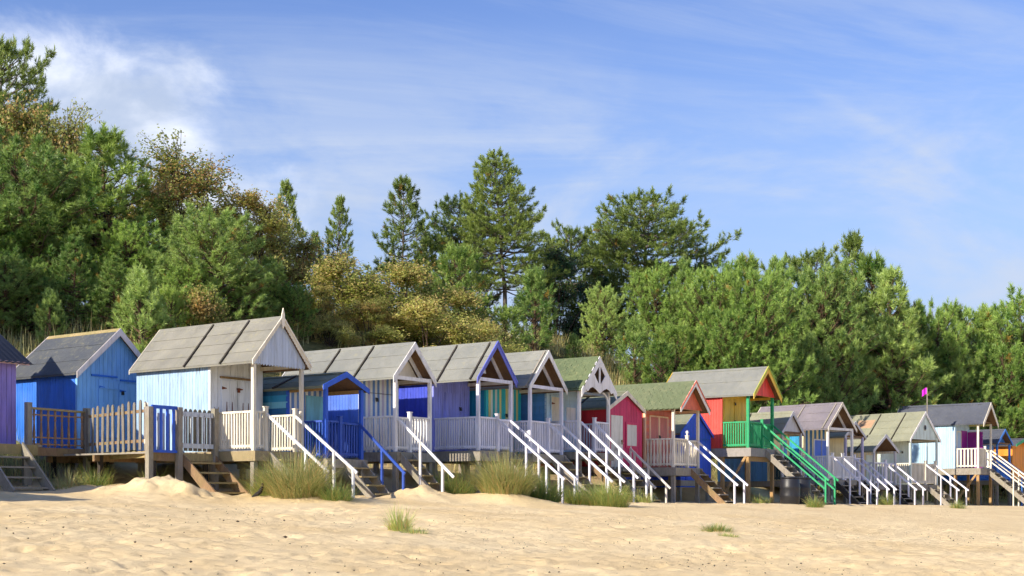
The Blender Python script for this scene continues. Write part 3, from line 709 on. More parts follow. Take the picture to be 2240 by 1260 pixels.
# turquoise striped hut
r, k = hut(dict(label='hut with turquoise, white and lemon striped doors and white truss gable', P=(.53, 37.67), w=1.76, p=1.59, L=3.9, of=.04, zd=2.90, he=1.94, hr=3.02,
    front=[TURQ, MINTW, YST], pat=[0, 2, 1, 0, 1, 0, 2, 0], bwf=.12, side=[TURQ2], roof=F_GREY, courses=4, barge=WHITE, bh=.17, inner=None, post=LAV, rail=LAV, hrail=LAV, stx=(.98, 1.7), gate=True, bsp=.085, slope=41, fascia=.2, rext=.5, battens=(.02,), battenmat=W_GREY))
padlock(r, .98, 1.55, k['zd'] + 1.2)
prism('gable_panel', r, F_OLIVE, [(.1, k['zd'] + 2.0), (1.66, k['zd'] + 2.0), (.88, k['zd'] + 2.9)], 'y', 1.44, 1.46)

# light blue hut with green shingle roof
r, k = hut(dict(label='light blue hut with green shingle roof and white cut-out fretwork gable', P=(2.03, 39.17), w=1.80, p=1.19, L=3.7, of=.14, zd=3.00, he=1.85, hr=2.90,
    front=[BABY], kf='h', bwf=.13, side=[DENIM], ks='h', bws=.12, roof=F_GREEN, shingle=True, barge=WHITE, bh=.24, gable='none', post=WHITE, rail=LAV, hrail=LAV, stx=(.1, .9), gate=False, slope=44, fascia=.18, rext=.3, stm=W_BROWN))
zd = k['zd']; zr = k['zr']; rz_ = k['roofz']
door(r, 1.19, .22, .86, zd + .03, zd + 1.72, CREAM, RUST, None, 0, BABY); door(r, 1.19, 1.1, 1.62, zd + .6, zd + 1.45, WHITE, None, None, 0)
zc = rz_(0) - .06; w = 1.8
prism('fretwork_board', r, WHITE, [(.02, zc + .02), (.2, zc - .09), (.34, zc + .02), (.5, zc + .06), (.68, zc + .0), (.9, zc - .12), (1.12, zc + .0), (1.3, zc + .06), (1.46, zc + .02), (1.6, zc - .09), (1.78, zc + .02),
    (1.5, zc + .26), (1.28, zc + .52), (1.09, zc + .3), (.9, zc + .12), (.71, zc + .3), (.52, zc + .52), (.3, zc + .26)], 'y', -.175, -.15)
prism('fretwork_board', r, WHITE, [(.86, zc + .14), (.94, zc + .14), (.94, zr - .1), (.86, zr - .1)], 'y', -.172, -.153)
prism('fretwork_board', r, WHITE, [(.62, zc + .78), (1.18, zc + .78), (.9, zr - .02)], 'y', -.17, -.152)
for s_, x0 in ((1, .085), (-1, 1.715)):
    for q in range(4):
        a0, a1 = q * math.pi / 8, (q + 1) * math.pi / 8; Rb = .34
        beam('arched_brace', r, WHITE, (x0 + s_ * Rb * (1 - math.cos(a0)), .03, zc - .4 + Rb * math.sin(a0)), (x0 + s_ * Rb * (1 - math.cos(a1)), .03, zc - .4 + Rb * math.sin(a1)), .04, .05)
bx('tie_beam', r, paint('steel_blue_paint', S(120, 132, 150), .2), .085, 1.715, .03, .08, zc - .16, zc - .09)

# crimson hut, no porch
r, k = hut(dict(label='crimson hut without porch, with putty door and square window shutter', P=(3.01, 41.0), th=37, w=2.0, p=0, L=2.6, of=.09, zd=2.61, he=1.83, hr=2.39, os=.1,
    front=[CRIM], side=[RED], ks='v', bws=.5, roof=F_OLIVE, courses=2, battens=(.45,), barge=CREAM, bh=.13, hrail=paint('stone_paint', S(222, 214, 204), .3), stx=(.35, 1.3), slope=44, rposts=(.1, .45, .9), rh=.7, stm=W_GREY, skirt=.1, rext=.35))
zd = k['zd']; d = door(r, 0, .16, .84, zd - .02, zd + 1.62, GREYW, None, W_BROWN, 0, None); bx('door_ledge', d, GREYW, .16, .84, -.05, -.036, zd + .72, zd + .78)
sh = rbox('window_shutter', r, GREYW, 1.08, 1.68, -.04, -.018, zd + .68, zd + 1.36)
for a in ((1.02, 1.08), (1.68, 1.74)): bx('shutter_frame', sh, CRIM, a[0], a[1], -.05, -.016, zd + .6, zd + 1.44)
for a in ((.6, .68), (1.36, 1.44)): bx('shutter_frame', sh, CRIM, 1.08, 1.68, -.05, -.016, zd + a[0], zd + a[1])
bx('landing', r, W_GREY, .1, 1.5, -.5, -.05, zd - .16, zd - .08)
for xx in (.35, 1.3):
    bx('handrail_post', r, paint('stone_paint', S(0, 0, 0)), xx - .03, xx + .03, -.06, 0, zd - .1, zd + .66)

# coral hut with mossy shingles
r, k = hut(dict(label='coral hut with green shingle roof, scalloped white barge and turned cream balusters', P=(5.27, 42.41), w=1.83, p=1.07, L=3.6, of=.30, zd=2.61, he=1.90, hr=2.82,
    front=[CORAL, SALMON], kf='h', bwf=.12, side=[CORAL], roof=F_GREEN2, shingle=True, barge=WHITE, bh=.15, scallop=True, barge2=CORAL, gable='infill', gm=CORAL, gbot=-.02, gy=-.05, tiem=PEACH, plate=PEACH, post=CREAM, rail=CREAM, rstyle='shaped', hrail=LAV,
    stx=(.98, 1.75), gate=True, bsp=.12, stm=W_BROWN, trm=W_GREY, slope=42, fascia=.22, fmat=W_GREY, rext=.45, rposts=(.93,), trim=PEACH))
zd = k['zd']; door(r, 1.07, .3, .84, zd + .03, zd + 1.7, SALMON, None, None, 4, PEACH); door(r, 1.07, .94, 1.48, zd + .03, zd + 1.7, SALMON, None, None, 4, PEACH); padlock(r, .9, 1.03, zd + 1.05)
me = lathe_mesh('newel_ball', [(.02, 0), (.035, .02), (.02, .05), (.05, .09), (.055, .12), (.03, .16), (.006, .19)], WHITE); put('newel_ball', me, r, (.98, .025, zd + 1.07))

# electric blue hut tucked behind
r, k = hut(dict(label='bright blue hut without porch tucked between the coral and the red huts', P=(5.85, 45.3), w=2.3, p=0, L=2.2, of=.06, zd=2.24, he=1.61, hr=2.47, front=[BLUE13], side=[BLUE13], roof=F_OLIVE, courses=2, barge=BLUE13, bh=.12, stairs=False, skirt=.25, bwf=.13))
zd = k['zd']; door(r, 0, .35, 1.05, zd + .0, zd + 1.4, BLUE13, None, None, 5); door(r, 0, 1.1, 1.8, zd + .0, zd + 1.4, BLUE13, None, None, 5); bx('door_head', r, NAVY, .1, 2.2, -.05, -.016, zd + 1.46, zd + 1.5)

# red, yellow and green hut on tall stilts
r, k = hut(dict(label='red hut on tall stilts with yellow doors, yellow barge boards and green railings', P=(8.47, 46.6), w=2.20, p=1.06, L=3.5, of=.23, zd=3.41, he=1.89, hr=2.94,
    front=[YEL], side=[RED14], roof=F_GREY, courses=2, barge=YEL, bh=.2, barge2=paint('lime_paint', S(166, 190, 72), .1), gable='infill', gm=RED14, gy=.0, gbot=-.02, tiem=YEL, plate=YEL, post=GRN, rail=GRN, hrail=GRN, midrail=True, stx=(1.2, 2.12), gate=True, bsp=.1, pw=.1,
    stm=W_GREY, trm=W_GREY, slope=42, fascia=.26, fmat=wood('silver_timber', S(176, 168, 160), S(138, 132, 126), .05), stilt=W_NEW, brace=True, rposts=(.95,), rext=.2, trim=RED14))
zd = k['zd']; door(r, 1.06, .12, .92, zd + .03, zd + 1.75, YEL, None, None, 5); door(r, 1.06, .98, 1.78, zd + .03, zd + 1.75, YEL, None, None, 5); padlock(r, .95, 1.0, zd + 1.0); padlock(r, .95, 1.0, zd + 1.66)
bx('stilt_beam', r, W_NEW, -.02, 2.2, .0, .1, zd - .48, zd - .31)

# small grey gabled hut
r, k = hut(dict(label='small hut with pale grey gable, buff door and dark green picket rail', P=(10.28, 49.5), th=42, w=1.48, p=.6, L=2.9, of=.02, zd=2.26, he=1.81, hr=2.65, front=[BUFF], side=[DENIM], roof=F_SAGE, courses=2, battens=(.6,), barge=LGREY, bh=.14, gable='infill', gm=LGREY, gy=.1,
    post=LGREY, rail=DGREEN, hrail=DGREEN, stx=(.72, 1.4), bsp=.13, bwid=.07, slope=42, stm=W_DARK, trm=W_GREY))
zd = k['zd']; door(r, .6, .2, .8, zd + .02, zd + 1.6, BUFF, None, None, 0); bx('front_panel', r, DENIM, .95, 1.3, .57, .59, zd + .02, zd + 1.6)

# mauve roofed hut
r, k = hut(dict(label='hut with mauve felt roof, blue and buff striped front and white truss gable', P=(12.5, 51.5), th=46, w=1.85, p=1.16, L=3.7, of=.06, zd=2.34, he=2.02, hr=3.06, front=[BUFF, TEAL2], pat=[0, 1, 0, 1, 0, 1], bwf=.15, side=[TEAL], roof=F_PURP, courses=3, battens=(.06, .44), battenmat=W_GREY, barge=CREAM, bh=.13,
    post=WHITE, rail=WHITE, hrail=LAV, stx=(.35, 1.1), gate=True, bsp=.085, slope=42, stm=W_DARK, trm=W_GREY, rext=.5))
zd = k['zd']; door(r, 1.16, .75, 1.25, zd + .02, zd + 1.62, CORN, None, None, 4, WHITE); door(r, 1.16, 1.3, 1.76, zd + .02, zd + 1.62, CORN, None, None, 0, WHITE)

# two small huts in front of the sage roof
r, k = hut(dict(label='narrow hut with plain grey roof half hidden behind the mauve roofed hut', P=(13.78, 53.8), th=46, w=1.4, p=.83, L=2.6, of=.02, zd=2.36, he=1.79, hr=2.41, front=[BUFF], side=[CORN], roof=F_SAGE, courses=2, battens=(.4,), barge=LGREY, bh=.12, gable='infill', gm=LGREY, gy=.4, post=LILAC, rail=LAV, rstyle='square', hrail=LAV, stx=(.7, 1.3), bsp=.3, slope=42, stm=W_DARK, trm=W_GREY))
r, k = hut(dict(label='low hut with shallow grey gable and putty coloured door beside the sage roof', P=(15.37, 55.3), th=48, w=1.75, p=.99, L=2.7, of=.02, zd=2.18, he=1.43, hr=2.13, front=[BUFF, GREYW], side=[BUFF], roof=F_SAGE, courses=2, battens=(.3,), barge=LGREY, bh=.13, gable='none', post=LGREY, rail=LAV, hrail=LAV, stx=(.9, 1.6), bsp=.3, slope=40, stm=W_DARK, trm=W_GREY))
zd = k['zd']; door(r, .99, .9, 1.4, zd + .02, zd + 1.3, MINTW, None, None, 0)

# pale mint hut with porthole
r, k = hut(dict(label='pale mint hut with round porthole in its gable and patched sage roof', P=(17.59, 57.5), th=50, w=2.18, p=1.55, L=4.2, of=.05, zd=2.21, he=1.97, hr=3.23, front=[MINT], side=[MINT], roof=F_SAGE, courses=4, battens=(.22, .52), barge=WHITE, bh=.14, gable='infill', gm=MINT, gbot=-.03, porthole=True, tiem=YST, post=MINT, rail=CREAM, hrail=LAV, stx=(1.2, 2.0), gate=True, bsp=.1, slope=38, fascia=.2, trm=W_GREY, bwf=.2))
def patch_pt(f): return (k['w'] / 2 - f * (k['w'] / 2 + .12), k['zr'] - f * (k['zr'] - k['ze']) + .045)
(ax_, az_), (bx_, bz_) = patch_pt(.22), patch_pt(.52)
prism('roof_patch', r, felt('rust_felt', S(196, 158, 128), S(180, 148, 120)), [(ax_, az_), (bx_, bz_), (bx_, bz_ - .02), (ax_, az_ - .02)], 'y', 2.35, 3.25)
zd = k['zd']; padlock(r, 1.6, 1.5, zd + 1.5)

# ice blue hut with open magenta door
r, k = hut(dict(label='ice blue hut with slate blue roof, cream railings and open magenta door', P=(22.21, 62.0), th=38, w=1.94, p=1.13, L=4.1, of=.25, zd=3.04, he=2.12, hr=3.13, front=[BABY], side=[ICE], roof=F_DARK, courses=1, barge=CREAM, bh=.2, gable='infill', gm=ICE, gy=.35, gbot=0, post=CREAM, rail=CREAM, hrail=CREAM, midrail=True, stx=(1.0, 1.85), gate=False, bsp=.17, bwid=.08,
    stm=W_GREY, trm=W_GREY, slope=40, fascia=.26, stilt=W_NEW, brace=True, rext=.3, rposts=(.5, .95), trim=BABY, plate=YST))
zd = k['zd']; door(r, 1.13, .2, .7, zd + .03, zd + 1.75, BABY, None, BLACK, 0, CREAM); door(r, 1.13, .8, 1.6, zd + .03, zd + 1.85, MAGEN, None, None, 3)
rbox('open_door', r, MAGEN, 1.62, 1.66, .35, 1.08, zd + .03, zd + 1.8)

# the last two at the right edge
r, k = hut(dict(label='azure hut with blue gable front beyond the ice blue hut', P=(24.22, 65.0), th=42, w=1.7, p=.9, L=3.0, of=.05, zd=2.5, he=1.85, hr=2.55, front=[BLU20], side=[BLU20], roof=F_DARK, courses=2, battens=(.4, .7), battenmat=W_GREY, barge=BLU20, bh=.12, gable='infill', gm=BLU20, gy=.3, post=BLU20, rail=BLU20, hrail=BLU20, stx=(.8, 1.6), bsp=.12, slope=40, trm=W_GREY))
r, k = hut(dict(label='orange hut with green edged roof at the right edge of the frame', P=(25.95, 67.6), th=42, w=2.0, p=.0, L=3.0, of=.3, zd=2.6, he=1.75, hr=2.1, os=.25, front=[ORANGE], side=[ORANGE], roof=F_DARK, courses=2, battens=(.3, .6, .9), battenmat=W_GREY, barge=GRN, bh=.13, stairs=True, stx=(.6, 1.4), hrail=None, slope=40))

# ------------------------------------------------------------------ deck, fences and steps of the blue hut
PA, PB, PC, PD = (-11.51, 31.0), (-10.56, 32.35), (-8.34, 29.95), (-7.84, 30.67); PE = (-7.2, 31.58)
def fpost(root, p, q, base_z, ztop, mat=W_GREY, wd=.13):
    gzv = g1(p[0], p[1]); bx('fence_post', root, mat, p[0] - q[0] - wd / 2, p[0] - q[0] + wd / 2, p[1] - q[1] - wd / 2, p[1] - q[1] + wd / 2, gzv - .25 - base_z, ztop - base_z, yaw=R(55))
def fence(name, label, cat, p0, p1, zb, zt, posts, build, group=None):
    base = min(g1(*p0), g1(*p1)); root = empty(name, (p0[0], p0[1], base)); tag(root, label, cat, group)
    d = Vector((p1[0] - p0[0], p1[1] - p0[1], 0)); L_ = d.length; d /= L_
    for p, zz in posts: fpost(root, p, p0, base, zz)
    build(root, d, L_, zb - base, zt - base)
    return root
ROUGH = wood('driftwood', S(148, 141, 132), S(104, 96, 88), .25); STAIN = wood('stained_spindle', S(186, 156, 120), S(120, 78, 52), .05)
def b_spindle(root, d, L_, zb, zt):
    beam('top_rail', root, W_MOSS, d * .08 + Vector((0, 0, zt)), d * (L_ - .08) + Vector((0, 0, zt - .02)), .08, .05)
    for hz in (.08, .24, .78): beam('cross_rail', root, STAIN, d * .08 + Vector((0, 0, zb + hz)), d * (L_ - .08) + Vector((0, 0, zb + hz)), .035, .035)
    for q in range(8):
        c = d * (.16 + (L_ - .3) * q / 7); put('spindle', spindle(STAIN), root, (c.x, c.y, zb + .02), (0, 0, q), (1.25, 1.25, zt - zb - .03))
    beam('deck_edge', root, W_BROWN, d * .05 + Vector((0, 0, zb - .1)), d * (L_ - .05) + Vector((0, 0, zb - .1)), .05, .2)
fence('spindle_fence', 'weathered fence section of turned brown spindles beside the purple hut', 'fence', PA, PB, zpx(980, 31.6), zpx(896, 31.6), [(PA, zpx(880, 31)), (PB, zpx(893, 32.35))], b_spindle)
PICK = {}
def picket_mesh(mat):
    if mat.name not in PICK:
        w, t = .043, .012
        poly = [(-w, 0), (w, 0), (w, .93), (w * .6, .98), (0, 1), (-w * .6, .98), (-w, .93)]; n = len(poly)
        v = [(x, -t, z) for x, z in poly] + [(x, t, z) for x, z in poly]
        f = [tuple(range(n)), tuple(range(2 * n - 1, n - 1, -1))] + [(i, i + n, (i + 1) % n + n, (i + 1) % n) for i in range(n)]
        me = bpy.data.meshes.new('picket'); me.from_pydata(v, [], f); me.materials.append(mat); PICK[mat.name] = me
    return PICK[mat.name]
def b_picket(root, d, L_, zb, zt):
    yaw = math.atan2(d.y, d.x); nrm = Vector((d.y, -d.x, 0))
    for hz in (.22, zt - zb - .22): beam('cross_rail', root, W_BROWN, d * .05 + Vector((0, 0, zb + hz)), d * (L_ - .05) + Vector((0, 0, zb + hz)), .04, .07)
    n = 12
    for q in range(n):
        c = d * (.12 + (L_ - .22) * q / (n - 1)) + nrm * .035
        put('picket', picket_mesh(ROUGH), root, (c.x, c.y, zb + random.uniform(-.03, .02)), (random.gauss(0, .012), random.gauss(0, .016), yaw), (1.35, 1, zt - zb + random.uniform(-.02, .03)))
    beam('deck_edge', root, W_MOSS, d * .05 + Vector((0, 0, zb - .09)) - nrm * .04, d * (L_ - .05) + Vector((0, 0, zb - .09)) - nrm * .04, .05, .16)
    for zz in (zt - .09, zb + .2): rb = rbox('notice_plate', root, CREAM, d.x * (L_ - .12) - .05, d.x * (L_ - .12) + .05, d.y * (L_ - .12) - .06, d.y * (L_ - .12) - .04, zz - .05, zz + .05)
fence('picket_fence', 'row of grey weathered round-topped pickets before the blue hut', 'fence', PB, PC, zpx(988, 31.0), zpx(884, 31.0), [(PC, zpx(889, 29.95))], b_picket)
def b_blue(root, d, L_, zb, zt):
    for zz, hh in ((zt - .03, .08), (zb + .03, .06)): beam('cross_rail', root, NAVY, d * .07 + Vector((0, 0, zz)), d * (L_ - .07) + Vector((0, 0, zz)), .05, hh)
    for q in range(4):
        c = d * (.16 + (L_ - .32) * q / 3); bx('upright', root, NAVY, c.x - .035, c.x + .035, c.y - .015, c.y + .015, zb + .03, zt - .03, yaw=math.atan2(d.y, d.x))
    for q in range(4):
        c = d * (.2 + (L_ - .4) * q / 3) + Vector((-.1, .07, 0)); bx('upright', root, BLUEGREY, c.x - .03, c.x + .03, c.y - .012, c.y + .012, zb + .03, zt - .16, yaw=math.atan2(d.y, d.x))
    beam('deck_edge', root, W_BROWN, d * .05 + Vector((-.05, .05, zb - .1)), d * (L_ - .05) + Vector((-.05, .05, zb - .1)), .05, .18)
fence('rail_fence', 'short royal blue rail fence between two grey posts', 'fence', PC, PD, zpx(990, 30.3), zpx(888, 30.3), [(PD, zpx(891, 30.67))], b_blue)
def b_gate(root, d, L_, zb, zt):
    yaw = math.atan2(d.y, d.x); bk = Vector((-.08, .055, 0))
    for zz in (zt - .1, zb + .1): beam('cross_rail', root, BLUEGREY, d * .08 + Vector((0, 0, zz)), d * (L_ - .06) + Vector((0, 0, zz)), .04, .11)
    for q in range(5):
        c = d * (.18 + (L_ - .34) * q / 4); bx('upright', root, BLUEGREY, c.x - .02, c.x + .02, c.y - .02, c.y + .02, zb + .12, zt - .1, yaw=yaw)
    for q in range(7):
        c = d * (.14 + (L_ - .24) * q / 6) + bk; put('picket', picket_mesh(ROUGH), root, (c.x, c.y, zb - .02), (0, 0, yaw), (1.3, 1, zt - zb + .06))
fence('garden_gate', 'pale grey gate backed by pickets at the top of the mossy steps', 'gate', PD, PE, zpx(985, 31.1), zpx(898, 31.1), [(PE, zpx(893, 31.4))], b_gate)

def timber_deck():
    zt = zpx(990, 30.6); base = g1(-9, 31.5); root = empty('timber_deck', (-9.0, 31.5, base), R(55)); tag(root, 'weathered timber deck behind the fences before the blue hut', 'deck')
    def loc(p): a = Vector((p[0] + 9.0, p[1] - 31.5)); return (a.x * math.sin(R(35)) + a.y * math.cos(R(35)), -a.x * math.cos(R(35)) + a.y * math.sin(R(35)))
    h = zt - base; c = [loc(PC), loc(PE)]; x0 = c[0][0]; x1 = c[1][0]; y0 = c[0][1]; y1 = loc((-11.07, 33.2))[1] - .06
    n = 16
    for k in range(n):
        xa = x0 + (x1 - x0) * k / n; bx('deck_plank', root, W_GREY, xa + .004, xa + (x1 - x0) / n - .004, y0 + .05, y1, h - .04, h)
    for yy in (y0 + .12, (y0 + y1) / 2, y1 - .2):
        bx('joist', root, W_BROWN, x0, x1, yy - .04, yy + .04, h - .19, h - .04)
        for xx in (x0 + .2, x1 - .2):
            wx = -9 + math.sin(R(35)) * xx - math.cos(R(35)) * yy; wy = 31.5 + math.cos(R(35)) * xx + math.sin(R(35)) * yy
            bx('stilt', root, W_DARK, xx - .05, xx + .05, yy - .05, yy + .05, g1(wx, wy) - base - .3, h - .04)
    return h
timber_deck()
def mossy_steps():
    zt = zpx(998, 31.1); base = g1(-6.9, 30.5); root = empty('wooden_steps', (PD[0], PD[1], base), R(55)); tag(root, 'mossy open timber steps below the pale grey gate', 'steps')
    h = zt - base; L_ = 1.11
    def gl(x, y): return g1(PD[0] + math.sin(R(35)) * x - math.cos(R(35)) * y, PD[1] + math.cos(R(35)) * x + math.sin(R(35)) * y) - base
    bx('fascia_board', root, W_MOSS, .1, L_, .0, .04, h - .12, h + .06)
    tn = math.tan(R(42)); run = 0
    while h - run * tn > gl(.6, -run) + .0 and run < 2.5: run += .02
    for xx in (.08, L_ - .04): prism('stair_stringer', root, W_BROWN, [(-.02, h + .05), (-.02, h - .2), (-run - .05, h - .22 - run * tn), (-run - .25, h - .03 - run * tn)], 'x', xx, xx + .045)
    n = 4
    for k in range(n):
        q = (k + .7) / n; bx('stair_tread', root, W_MOSS, .13, L_ - .045, -run * q - .11, -run * q + .11, h - run * tn * q - .02, h - run * tn * q + .022)
mossy_steps()
# ------------------------------------------------------------------ plants
def tubes(lines, n=5):
    """lines: list of (points (k,3), radii (k)) -> quads"""
    V, Fq, off = [], [], 0
    ang = np.arange(n) * 2 * math.pi / n; ca, sa = np.cos(ang), np.sin(ang)
    for P, r in lines:
        P = np.asarray(P, float); k = len(P); T = np.gradient(P, axis=0); T /= np.linalg.norm(T, axis=1)[:, None] + 1e-9
        ref = np.array([0, 0, 1.0]) if abs(T[0][2]) < .9 else np.array([1.0, 0, 0])
        A = np.cross(T, ref); A /= np.linalg.norm(A, axis=1)[:, None] + 1e-9; B = np.cross(T, A)
        ring = P[:, None, :] + (A[:, None, :] * ca[None, :, None] + B[:, None, :] * sa[None, :, None]) * np.asarray(r)[:, None, None]
        V.append(ring.reshape(-1, 3)); i = np.arange(k * n).reshape(k, n) + off; j = np.roll(i, -1, 1)
        Fq.append(np.stack([i[:-1], j[:-1], j[1:], i[1:]], -1).reshape(-1, 4)); off += k * n
    return np.concatenate(V), np.concatenate(Fq)
def unitv(a): return a / (np.linalg.norm(a, axis=-1, keepdims=True) + 1e-9)
def needles(base, axis, ln, tint, m, nl, hw, rg):
    n = len(base); b = np.repeat(base, m, 0); a = np.repeat(axis, m, 0); l = np.repeat(ln, m)[:, None]; t = np.repeat(tint, m, 0)
    s = rg.random((n * m, 1)) ** .8; ph = rg.random((n * m, 1)) * 6.2832
    al = (1.32 - .9 * s) + rg.normal(0, .12, (n * m, 1))
    ref = np.where(np.abs(a[:, 2:3]) < .9, np.array([[0, 0, 1.0]]), np.array([[1.0, 0, 0]])); p = unitv(np.cross(a, ref)); q = np.cross(a, p)
    d = a * np.cos(al) + (p * np.cos(ph) + q * np.sin(ph)) * np.sin(al)
    root = b + a * l * s; tip = root + d * (nl * rg.uniform(.75, 1.15, (n * m, 1)))
    wv = unitv(np.cross(d, rg.normal(0, 1, (n * m, 3)))) * hw
    V = np.stack([root - wv, root + wv, tip], 1).reshape(-1, 3); Fc = np.arange(n * m * 3).reshape(-1, 3)
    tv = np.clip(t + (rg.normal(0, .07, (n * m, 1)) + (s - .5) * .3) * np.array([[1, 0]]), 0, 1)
    return V, Fc, np.repeat(tv, 3, 0)
def pine(seed, H, Rad, zb=.05, prof='cone', nb=6, sp=.36, el=(.15, .85), tl=.28, nl=.21, m=36, hw=.0145, sub=1.0, skip=.0, lean=0.0, trunk_r=.09, flat=False):
    rg = np.random.default_rng(seed); lines = []; B, A, Ln, T = [], [], [], []
    nt = 14; tz = np.linspace(0, H * .985, nt); wob = np.cumsum(rg.normal(0, .03, (nt, 2)), 0) * H / 8; wob += np.outer((tz / H) ** 1.6, [lean, lean * .2])
    TP = np.column_stack([wob[:, 0], wob[:, 1], tz]); lines.append((TP, trunk_r * (1 - tz / H) ** .8 + .012))
    def trunk(z): return np.array([np.interp(z, tz, wob[:, 0]), np.interp(z, tz, wob[:, 1]), z])
    z = zb * H; wi = 0
    def tuft(p, a, l, t, br=0.0): B.append(p); A.append(a); Ln.append(l); T.append((t, .8 if rg.random() < .012 else 0.0))
    while z < H - .15:
        t = (z - zb * H) / (H * (1 - zb)); k = nb + rg.integers(-1, 2); ph0 = rg.random() * 6.28
        if prof == 'cone': f = (1 - t) ** .75 * (.62 + .38 * min(1, t * 5)) + .06
        elif prof == 'egg': f = math.sqrt(max(0, 1 - (1.55 * t - .52) ** 2 / 1.08)) * .98 + .06
        elif prof == 'layer': f = (.45 + .55 * math.sin(min(1, t * .95 + .12) * math.pi) ** .7) * (1.0 if wi % 2 == 0 else .72) * (1 if t < .8 else (1 - t) / .2 * .75 + .25)
        else: f = (1 - t) ** .6 + .05
        for b in range(max(2, k)):
            if rg.random() < skip: continue
            L_ = Rad * f * rg.uniform(.62, 1.12); ph = ph0 + b * 6.283 / k + rg.normal(0, .2)
            e = el[0] + (el[1] - el[0]) * t + rg.normal(0, .1)
            o = trunk(z + rg.normal(0, .05)); n_ = 6; s = np.linspace(0, 1, n_)
            curl = rg.uniform(.05, .34) * (0.35 if flat else 1)
            dirh = np.array([math.cos(ph), math.sin(ph), 0])
            P = o + np.outer(s * L_ * math.cos(e), dirh) + np.outer(L_ * (s * math.sin(e) + curl * s ** 2.2 * .8) - (.12 * L_ * s * (1 - s) * 2), [0, 0, 1.0])
            P += rg.normal(0, .02, P.shape) * s[:, None] * L_
            lines.append((P, (.012 + .012 * L_) * (1 - s) + .006))
            nt_ = max(1, int(L_ * .85 / .26)); br = 0.0
            for q in range(nt_):
                u_ = .34 + .66 * (q + 1) / nt_ if L_ > .5 else .5 + .5 * (q + 1) / nt_
                p = np.array([np.interp(u_, s, P[:, c]) for c in range(3)]); tg = P[min(n_ - 1, int(u_ * (n_ - 1)) + 0)] - P[max(0, int(u_ * (n_ - 1)) - 1)]; tg = tg / (np.linalg.norm(tg) + 1e-6)
                if u_ > .97:
                    a = tg * .7 + np.array([0, 0, .75]) + rg.normal(0, .12, 3); tuft(p, a / np.linalg.norm(a), tl * 1.15, .55 + rg.normal(0, .16), br)
                    for _ in range(3):
                        a2 = tg * .6 + np.array([0, 0, .5]) + rg.normal(0, .45, 3); tuft(p - tg * .06, a2 / np.linalg.norm(a2), tl * .85, .5 + rg.normal(0, .16), br)
                else:
                    for sd in (-1, 1):
                        if rg.random() > .82: continue
                        sl2 = L_ * (1.02 - u_) * .55 * rg.uniform(.6, 1.2) * sub + .10
                        side = np.cross(tg, [0, 0, 1.0]) * sd; sdv = tg * .55 + side * .8 + np.array([0, 0, .28 if not flat else .1]) + rg.normal(0, .18, 3); sdv /= np.linalg.norm(sdv)
                        mt = max(1, int(sl2 / .31))
                        for w_ in range(mt):
                            pp = p + sdv * sl2 * (w_ + .6) / mt; a = sdv * .8 + np.array([0, 0, .32]) + rg.normal(0, .36, 3)
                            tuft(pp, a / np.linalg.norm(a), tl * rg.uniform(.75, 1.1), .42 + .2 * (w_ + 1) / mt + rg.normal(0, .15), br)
                        if sl2 > .3: lines.append((np.array([p, p + sdv * sl2 * .5, p + sdv * sl2]), np.array([.009, .007, .004])))
        z += sp * rg.uniform(.8, 1.2) * (1 - .35 * t); wi += 1
    top = trunk(H * .97)
    for q in range(6):
        a = np.array([rg.normal(0, .45 if q else .05), rg.normal(0, .45 if q else .05), 1.0]); tuft(top - np.array([0, 0, .2 * (q > 0)]), a / np.linalg.norm(a), tl * (1.5 if q == 0 else 1.1), .6)
    V, Fc, tv = needles(np.array(B), np.array(A), np.array(Ln), np.array(T), m, nl, hw, rg)
    return tubes(lines, 5), (V, Fc, tv), H
def leaves(P, size, tint, rg, up=.3):
    n = len(P); d = unitv(rg.normal(0, 1, (n, 3)) + np.array([0, 0, -.1])); w = unitv(np.cross(d, rg.normal(0, 1, (n, 3)) + np.array([0, 0, up]))); s = size[:, None]
    nn = np.cross(d, w)
    V = np.stack([P, P + d * s * .5 + w * s * .36 + nn * s * .08, P + d * s, P + d * s * .5 - w * s * .36 + nn * s * .08], 1).reshape(-1, 3)
    return V, np.arange(n * 4).reshape(-1, 4), np.repeat(tint, 4, 0)
